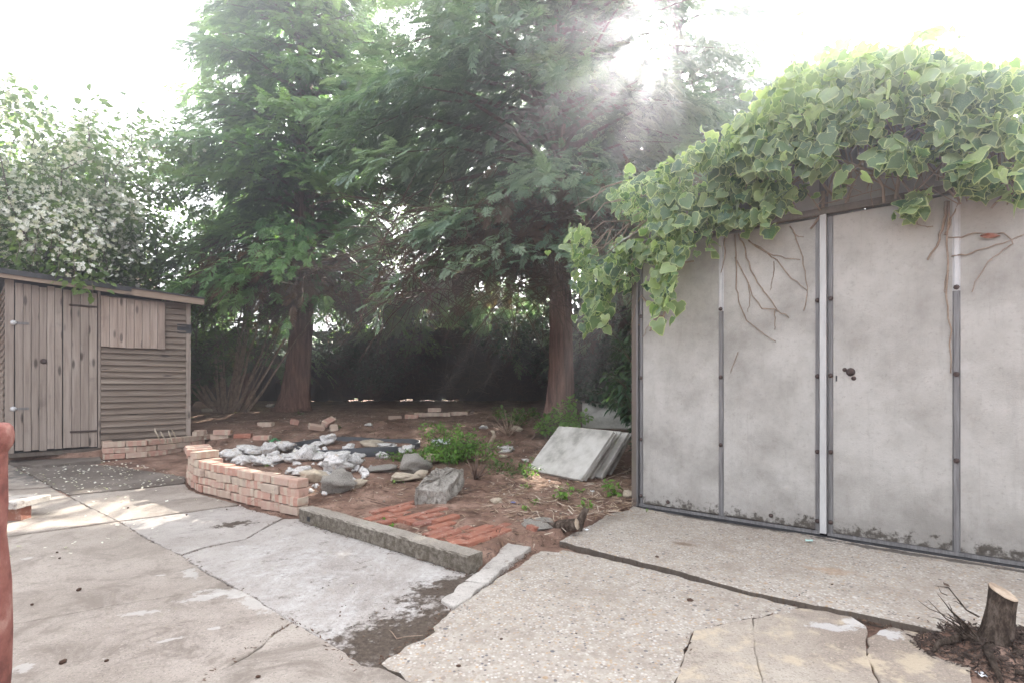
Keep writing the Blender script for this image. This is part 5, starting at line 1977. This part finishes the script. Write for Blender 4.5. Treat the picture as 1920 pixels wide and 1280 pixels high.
# over the roof, going back
for k in range(1700):
    t, y = -.35 + 3.3 * ri.random(), .1 + 2.6 * ri.random() ** 1.3
    zt = roofz(np.clip(t, -.1, 2.7)) + .08 + .42 * ri.random() * math.exp(-((t - 1.45) / 1.1) ** 2)
    p = G0 + GU * t - GN * y
    T.append(np.array([p[0], p[1], zt]))
    fr.append(-1)
    S.append(.065 + .055 * ri.random())
T, S, fr = np.array(T), np.array(S), np.array(fr)
d_ = (T - G0) @ -GN
t_ = (T - G0) @ GU
ins = (d_ > -.03) & (t_ > -.05) & (T[:, 2] < np.array([roofz(np.clip(t, 0, 2.6)) for t in t_]) + .04)
keep = lets_sun(T, .2, ri, 0, 6) & ~ins
T, S, fr = T[keep], S[keep], fr[keep]
n = len(T)
out = GN * .62 + np.array([0, 0, .80])
zax = nrm(out + ri.normal(0, .72, (n, 3)))
xax = nrm(np.array([0, 0, -1.0]) + GN * .35 + ri.normal(0, .65, (n, 3)))
R = frames(xax, zax)
tint = np.clip(.42 + ri.normal(0, .30, n) + .25 * (T[:, 2] > 2.6), 0, 1)  # upper leaves tinted lighter, painting in light caught from the sky
var = ri.integers(0, 6, n)
# the 300 that show largest are leaves of their own; the rest one mass
view = S / np.linalg.norm(T - np.array([0, 0, 1.0]), axis=1) * (1 + .6 * (fr > .16)) * (1 + .5 * (T[:, 2] < 2.5))
px_all = 960 + T[:, 0] / T[:, 1] * 1000
view = view * (px_all < 1925) * (fr > -.9)
big = np.argsort(-view)[:300]
isbig = np.zeros(n, bool)
isbig[big] = True
leaf_mes = []
for v in range(6):
    row = []
    for tq in (.1, .35, .6, .85):
        V, F, e = IVY[v]
        row.append(make_mesh("leaf", V, F, M_IVY, True, {"edge": e, "tint": np.full(len(V), tq)}))
    leaf_mes.append(row)
for i in big:
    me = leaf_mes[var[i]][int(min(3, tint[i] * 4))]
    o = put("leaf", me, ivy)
    M = Matrix(np.column_stack([R[i] * S[i], T[i] - IV0]).tolist() + [[0, 0, 0, 1]])
    o.matrix_local = M
Vs, Fs, Es, As, n0 = [], [], [], [], 0
for v in range(6):
    m = (~isbig) & (var == v)
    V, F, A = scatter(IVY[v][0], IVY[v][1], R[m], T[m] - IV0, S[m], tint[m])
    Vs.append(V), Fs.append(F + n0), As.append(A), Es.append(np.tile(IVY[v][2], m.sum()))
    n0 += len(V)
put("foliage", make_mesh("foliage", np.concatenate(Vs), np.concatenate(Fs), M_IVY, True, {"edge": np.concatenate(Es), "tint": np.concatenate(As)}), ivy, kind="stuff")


def cr(x, y):
    return (1300 + x * .3229, 360 + y * .3229)


STEMS = [([(240, 250), (250, 560), (270, 660), (310, 740), (380, 805), (480, 868)], .0045), ([(260, 250), (300, 330), (330, 450), (400, 560), (430, 610), (490, 690), (555, 730)], .005),
         ([(320, 280), (400, 340), (480, 390), (570, 500), (660, 572)], .005), ([(575, 230), (610, 300), (640, 420), (664, 560), (640, 692)], .0045),
         ([(240, 380), (290, 460), (340, 600), (400, 670), (500, 690)], .005), ([(755, 0), (750, 110), (720, 160), (680, 215)], .011),
         ([(640, 150), (740, 128), (830, 112), (950, 80), (1090, 38)], .008), ([(1470, 60), (1450, 180), (1430, 280), (1360, 395)], .009),
         ([(1470, 270), (1600, 248), (1700, 238), (1800, 235), (1860, 295), (1800, 340), (1720, 400), (1650, 500), (1618, 582)], .004),
         ([(1500, 372), (1580, 360), (1680, 325), (1800, 295), (1925, 248)], .0045), ([(1478, 60), (1474, 300), (1478, 600), (1490, 800), (1494, 1050)], .006),
         ([(350, 300), (460, 370), (540, 385), (620, 395)], .004), ([(470, 410), (470, 470), (455, 530), (445, 572)], .003), ([(1470, 250), (1500, 150), (1540, 60)], .006),
         ([(1390, 200), (1320, 205), (1280, 140)], .003), ([(320, 520), (330, 640), (315, 700)], .003), ([(470, 690), (475, 760), (470, 800)], .003), ([(260, 930), (215, 1050)], .003),
         ([(1475, 450), (1455, 560), (1475, 610)], .003), ([(180, 270), (185, 380), (160, 470)], .006), ([(560, 200), (600, 260), (640, 262)], .004)]
for k, (pp, rad) in enumerate(STEMS):
    c = [wall_pt(*cr(*q), .012 + rad) - IV0 for q in pp]
    ci = []
    for i in range(len(c) - 1):
        for f in (0, .33, .66):
            ci.append(c[i] * (1 - f) + c[i + 1] * f + ri.normal(0, .0035, 3))
    ci.append(c[-1])
    V, F = tube(ci, np.linspace(rad, rad * .5, len(ci)), 6)
    put("stem", make_mesh("stem", V, F, M_IVYSTEM, True), ivy)
c2 = lambda x, y: (1180 + x * .1406, 540 + y * .1406)
for k, (pp, rad) in enumerate([([(640, -520), (560, -200), (530, 0), (510, 120), (490, 300), (440, 420), (370, 600)], .0125), ([(180, 130), (290, 260), (380, 350), (460, 390)], .008), ([(470, 390), (380, 390), (290, 490), (270, 570)], .008),
                                ([(360, 390), (250, 500), (175, 660)], .0035), ([(160, 490), (60, 530), (15, 630)], .0035), ([(180, 80), (90, 220), (40, 420), (30, 540)], .003)]):
    c = [wall_pt(*c2(*q), .02 + rad) - IV0 for q in pp]
    ci = []
    for i in range(len(c) - 1):
        for f in (0, .33, .66):
            ci.append(c[i] * (1 - f) + c[i + 1] * f + ri.normal(0, .004, 3))
    ci.append(c[-1])
    V, F = wobbly(ci, np.linspace(rad, rad * .75, len(ci)), 8, 300 + k, .12)
    put("stem", make_mesh("stem", V, F, M_IVYSTEM, True), ivy)
# older stems inside the mass, over the gable
g = Geo()
for k in range(150):
    px, py = 1330 + 600 * ri.random(), 250 + 150 * ri.random()
    a = wall_pt(px, py, .03 + .1 * ri.random())
    bx, by = px + ri.normal(0, 60), py - 60 - 80 * ri.random()
    if not in_poly(bx, by - 25, OUT):
        continue
    b = wall_pt(bx, by, .05 + .25 * ri.random())
    mid = (a + b) / 2 + ri.normal(0, .05, 3)
    rr = .003 + .007 * ri.random() ** 2
    g.tube([a - IV0, (a + mid) / 2 + ri.normal(0, .01, 3) - IV0, mid - IV0, (b + mid) / 2 + ri.normal(0, .015, 3) - IV0, b - IV0], np.linspace(rr, rr * .6, 5), 5)
for k in range(26):
    px, py = 1070 + 180 * ri.random(), 380 + 160 * ri.random()
    a = wall_pt(px, py, -.2 + .4 * ri.random())
    b = wall_pt(px + 40 + 60 * ri.random(), py - 30 - 40 * ri.random(), -.1 + .2 * ri.random())
    g.tube([a - IV0, (a + b) / 2 + ri.normal(0, .04, 3) - IV0, b - IV0], [.003, .005, .007], 5)
put("inner_stems", g.mesh("inner_stems", M_IVYSTEM, True), ivy, kind="stuff")
# loose shoots above the mass
g = Geo()
Ts = []
for (pts, sz) in [([(1180, 372), (1182, 345), (1178, 318)], .06), ([(1740, 130), (1770, 95), (1800, 70), (1790, 40)], .05), ([(1850, 190), (1885, 100), (1902, 55)], .05), ([(1700, 100), (1720, 70), (1735, 60)], .09),
                  ([(1100, 425), (1085, 380), (1078, 350)], .0), ([(1830, 260), (1890, 190), (1925, 150)], .05), ([(1480, 130), (1500, 60), (1495, 20)], .05)]:
    c = [wall_pt(*p, -.1) - IV0 for p in pts]
    g.tube(c, np.linspace(.004, .0015, len(c)), 5)
    for f in np.linspace(.3, 1, 5):
        if sz:
            i = min(int(f * (len(c) - 1)), len(c) - 2)
            Ts.append((c[i] + (c[i + 1] - c[i]) * (f * (len(c) - 1) - i), sz))
Tn = np.array([a for a, _ in Ts]) + ri.normal(0, .02, (len(Ts), 3))
Rn = frames(ri.normal(0, 1, Tn.shape), np.array([0, -.6, .8]) + ri.normal(0, .4, Tn.shape))
V, F, A = scatter(IVY[0][0], IVY[0][1], Rn, Tn, np.array([s for _, s in Ts]), np.full(len(Ts), .8))
sh_ = put("shoots", g.mesh("shoots", M_TWIG, True), ivy, kind="stuff")
put("shoot_leaves", make_mesh("shoot_leaves", V, F, M_IVY, True, {"edge": np.tile(IVY[0][2], len(Ts)) * .7, "tint": A}), ivy, kind="stuff")
# a few low variegated leaves by the garage corner
# ------------------------------------------------------------------ litter on the ground
rl = np.random.default_rng(301)


def on_ground(px_poly, n, hf):
    """n places spread evenly over a patch of ground"""
    P = np.array([at(*q, hf)[:2] for q in px_poly])
    lo, hi = P.min(0), P.max(0)
    out = np.zeros((0, 2))
    while len(out) < n:
        q = lo + (hi - lo) * rl.random((n * 2, 2))
        out = np.concatenate([out, q[in_poly(q[:, 0], q[:, 1], [tuple(p) for p in P])]])
    return out[:n]


BED = [(360, 905), (365, 850), (380, 800), (370, 770), (1180, 770), (1190, 945), (1110, 978), (1050, 1010), (1000, 1024), (950, 1014), (885, 1060), (880, 1045), (565, 938), (545, 950)]
sliver = (np.array([(0, -.5, 0), (0, .5, 0), (1, .35, .06), (1, -.35, .06), (.5, 0, .5)]) * [1, .09, .10], np.array([(0, 4, 1), (1, 4, 2), (2, 4, 3), (3, 4, 0)]))


def litter(name, xy, hf, size, tint, mat, tmpl=sliver, lift=.004, tilt=.25, label=None, parent=None, cat=None):
    n = len(xy)
    z = hf(xy[:, 0], xy[:, 1]) + lift
    T = np.column_stack([xy, z])
    a = rl.random(n) * 6.283
    fw = np.column_stack([np.cos(a), np.sin(a), rl.normal(0, tilt, n)])
    R = frames(fw, np.array([0, 0, 1.0]) + rl.normal(0, .25, (n, 3)))
    V, F, A = scatter(tmpl[0], tmpl[1], R, T, size, tint)
    return put(name, make_mesh(name, V, F, mat, False, {"tint": A}), None, None, None, label, cat, None, "stuff")


xy = on_ground(BED, 36000, soil_h)
xy = xy[rl.random(len(xy)) < .25 + .9 * vnoise(xy[:, 0], xy[:, 1], 2.2)]
litter("needle_litter", xy, soil, .022 + .06 * rl.random(len(xy)) ** 2, np.clip(rl.normal(.55, .32, len(xy)), 0, 1), M_LITTER, label="brown needles and bark shreds strewn over the soil bed", cat="litter")
xy = on_ground([(880, 960), (960, 905), (1060, 880), (1180, 870), (1190, 945), (1110, 975), (1000, 985)], 1500, soil_h)
litter("straw_litter", xy, soil, .03 + .07 * rl.random(len(xy)) ** 2, np.clip(rl.normal(.85, .15, len(xy)), 0, 1), M_LITTER, label="pale dry stalks scattered below the cement sheets", cat="litter")
PEB = (ICO2[0] * [.5, .4, .28], np.array(ICO2[1]))
ico1 = ico(1)
PEB = (ico1[0] * [.5, .4, .28], np.array(ico1[1]))
xy = on_ground(BED, 900, soil_h)
litter("gravel", xy, soil, .008 + .022 * rl.random(len(xy)) ** 3, rl.random(len(xy)), M_GRAVEL, PEB, .003, .2, "small pebbles scattered over the soil bed", cat="gravel")
ch = [rock_mesh("flint", 400 + k, M_FLINT) for k in range(4)]
xy = on_ground([(400, 858), (480, 842), (560, 842), (680, 850), (700, 880), (660, 925), (570, 930), (555, 905), (560, 885)], 130, soil_h)
def mesh_arr(me):
    V = np.array([v.co[:] for v in me.vertices])
    return V, np.array([p.vertices[:] for p in me.polygons])
litter("flint_chips", xy, soil, .035 + .07 * rl.random(len(xy)) ** 2, rl.random(len(xy)), M_FLINT, mesh_arr(ch[0]), -.008, .3, "small white flint chips filling the gaps of the rockery", cat="stones")
# dirt in the slab joints
J = []
for pp, w, n in [([(1049, 1018), (1220, 1058), (1410, 1110), (1594, 1146), (1771, 1184)], .014, 2200), ([(1500, 1134), (1412, 1158), (1301, 1182), (1265, 1281)], .008, 200), ([(712, 1240), (803, 1188), (833, 1152), (852, 1136), (928, 1085), (1000, 1030)], .02, 420),
                 ([(222, 977), (303, 1024), (383, 1070), (463, 1112), (583, 1184), (678, 1252)], .010, 260), ([(1600, 1152), (1650, 1170), (1690, 1168), (1780, 1195)], .03, 300), ([(1188, 957), (1400, 987), (1545, 1011), (1785, 1050), (1920, 1075)], .03, 900),
                 ([(560, 976), (700, 1020), (876, 1077)], .02, 300), ([(352, 915), (400, 936), (470, 955), (545, 970)], .025, 300), ([(550, 1165), (500, 1195), (366, 1280)], .006, 80), ([(340, 1040), (383, 1026), (460, 1011), (503, 984), (531, 969)], .006, 80)]:
    P = np.array([at(*q)[:2] for q in pp])
    L = np.linalg.norm(np.diff(P, axis=0), axis=1)
    c = np.concatenate([[0], np.cumsum(L)])
    s = rl.random(n) * c[-1]
    J.append(np.stack([np.interp(s, c, P[:, 0]), np.interp(s, c, P[:, 1])], 1) + rl.normal(0, w, (n, 2)))
xy = np.concatenate(J)
topz = lambda x, y: pz(x, y) + np.where(in_poly(x, y, [tuple(at(*q)[:2]) for q in [(1049, 1010), (1184, 955), (2400, 1150), (2400, 1330), (1771, 1186), (1594, 1147), (1410, 1109), (1220, 1057)]]), .025, .003)
litter("joint_dirt", xy, topz, .008 + .022 * rl.random(len(xy)) ** 2, np.clip(rl.normal(.15, .15, len(xy)), 0, 1), M_LITTER, (sliver[0] * [.7, 2.5, 2.5], sliver[1]), -.004, .3, "dark dirt and moss crumbs along the slab joints", cat="dirt")
xy = on_ground([(560, 1090), (900, 1100), (870, 1120), (800, 1190), (720, 1235), (690, 1215)], 40, pz)
litter("dirt_crumbs", xy, topz, .004 + .006 * rl.random(len(xy)), rl.random(len(xy)) * .5, M_LITTER, PEB, -.001, .2, "crumbs of dirt on the soiled end of the whitened slab", cat="dirt")
# dark soil lumps round the tall stump
a = rl.random(5000) * 6.283
rr = rl.random(5000) ** .6
xy = np.stack([MOUND[0] + .05 + .36 * rr * np.cos(a), MOUND[1] - .02 + .26 * rr * np.sin(a)], 1)
litter("mound_litter", xy, ground_h, .012 + .03 * rl.random(len(xy)) ** 2, np.clip(rl.normal(-.05, .16, len(xy)), 0, 1), M_MULCH, (sliver[0] * [.8, 2.0, 3], sliver[1]), .003, .4, "dark crumbs and roots of the soil mound round the tall stump", cat="litter")
# white petals fallen in front of the shed
PETAL = (np.array([(-.5, -.4, 0), (.5, -.4, .1), (.6, .4, .25), (-.4, .4, .12)]), np.array([(0, 1, 2), (0, 2, 3)]))
xy = np.concatenate([on_ground([(20, 880), (185, 852), (345, 892), (345, 915), (130, 925), (60, 900)], 330, pz), on_ground([(10, 900), (345, 900), (480, 960), (200, 1060), (10, 1060)], 70, pz)])
xy = xy[rl.random(len(xy)) < np.clip(.2 + 1.3 * vnoise(xy[:, 0], xy[:, 1], 3.0), 0, 1)]
litter("fallen_petals", xy, topz, .012 + .010 * rl.random(len(xy)), rl.random(len(xy)), M_PETAL, PETAL, .004, .2, "white petals fallen on the concrete in front of the shed", cat="petals")
# odd dark bits on the concrete
xy = np.array([at(*q)[:2] for q in [(148, 1106), (107, 1036), (112, 1047), (60, 1134), (200, 1240), (118, 1242), (484, 1270), (240, 952), (1294, 1128), (1263, 1122), (1232, 1052), (1560, 1105), (940, 1200), (1080, 1190), (860, 1250), (350, 965), (425, 955)]])
litter("dark_crumbs", xy, topz, np.array([.03, .018, .018, .018, .018, .03, .02, .02, .045, .02, .03, .015, .02, .02, .02, .02, .015]), np.zeros(len(xy)), M_LITTER, PEB, .002, .1, "dark crumbs lying on the concrete slabs", cat="litter")
# ------------------------------------------------------------------ haze added to imitate veiling lens glare
HAZE = .027
if HAZE:
    hz_m = bpy.data.materials.new("haze")
    hz_m.use_nodes = True
    nt = hz_m.node_tree
    nt.nodes.remove(nt.nodes["Principled BSDF"])
    pv = nt.nodes.new("ShaderNodeVolumePrincipled")
    pv.inputs["Color"].default_value = (.92, .92, 1.0, 1)
    pv.inputs["Density"].default_value = HAZE
    pv.inputs["Anisotropy"].default_value = .85
    nt.links.new(pv.outputs[0], nt.nodes["Material Output"].inputs["Volume"])
    g = Geo().box(-135, 135, -40, 175, -1.2, 14.5)
    put("haze", g.mesh("haze", hz_m), kind="stuff")
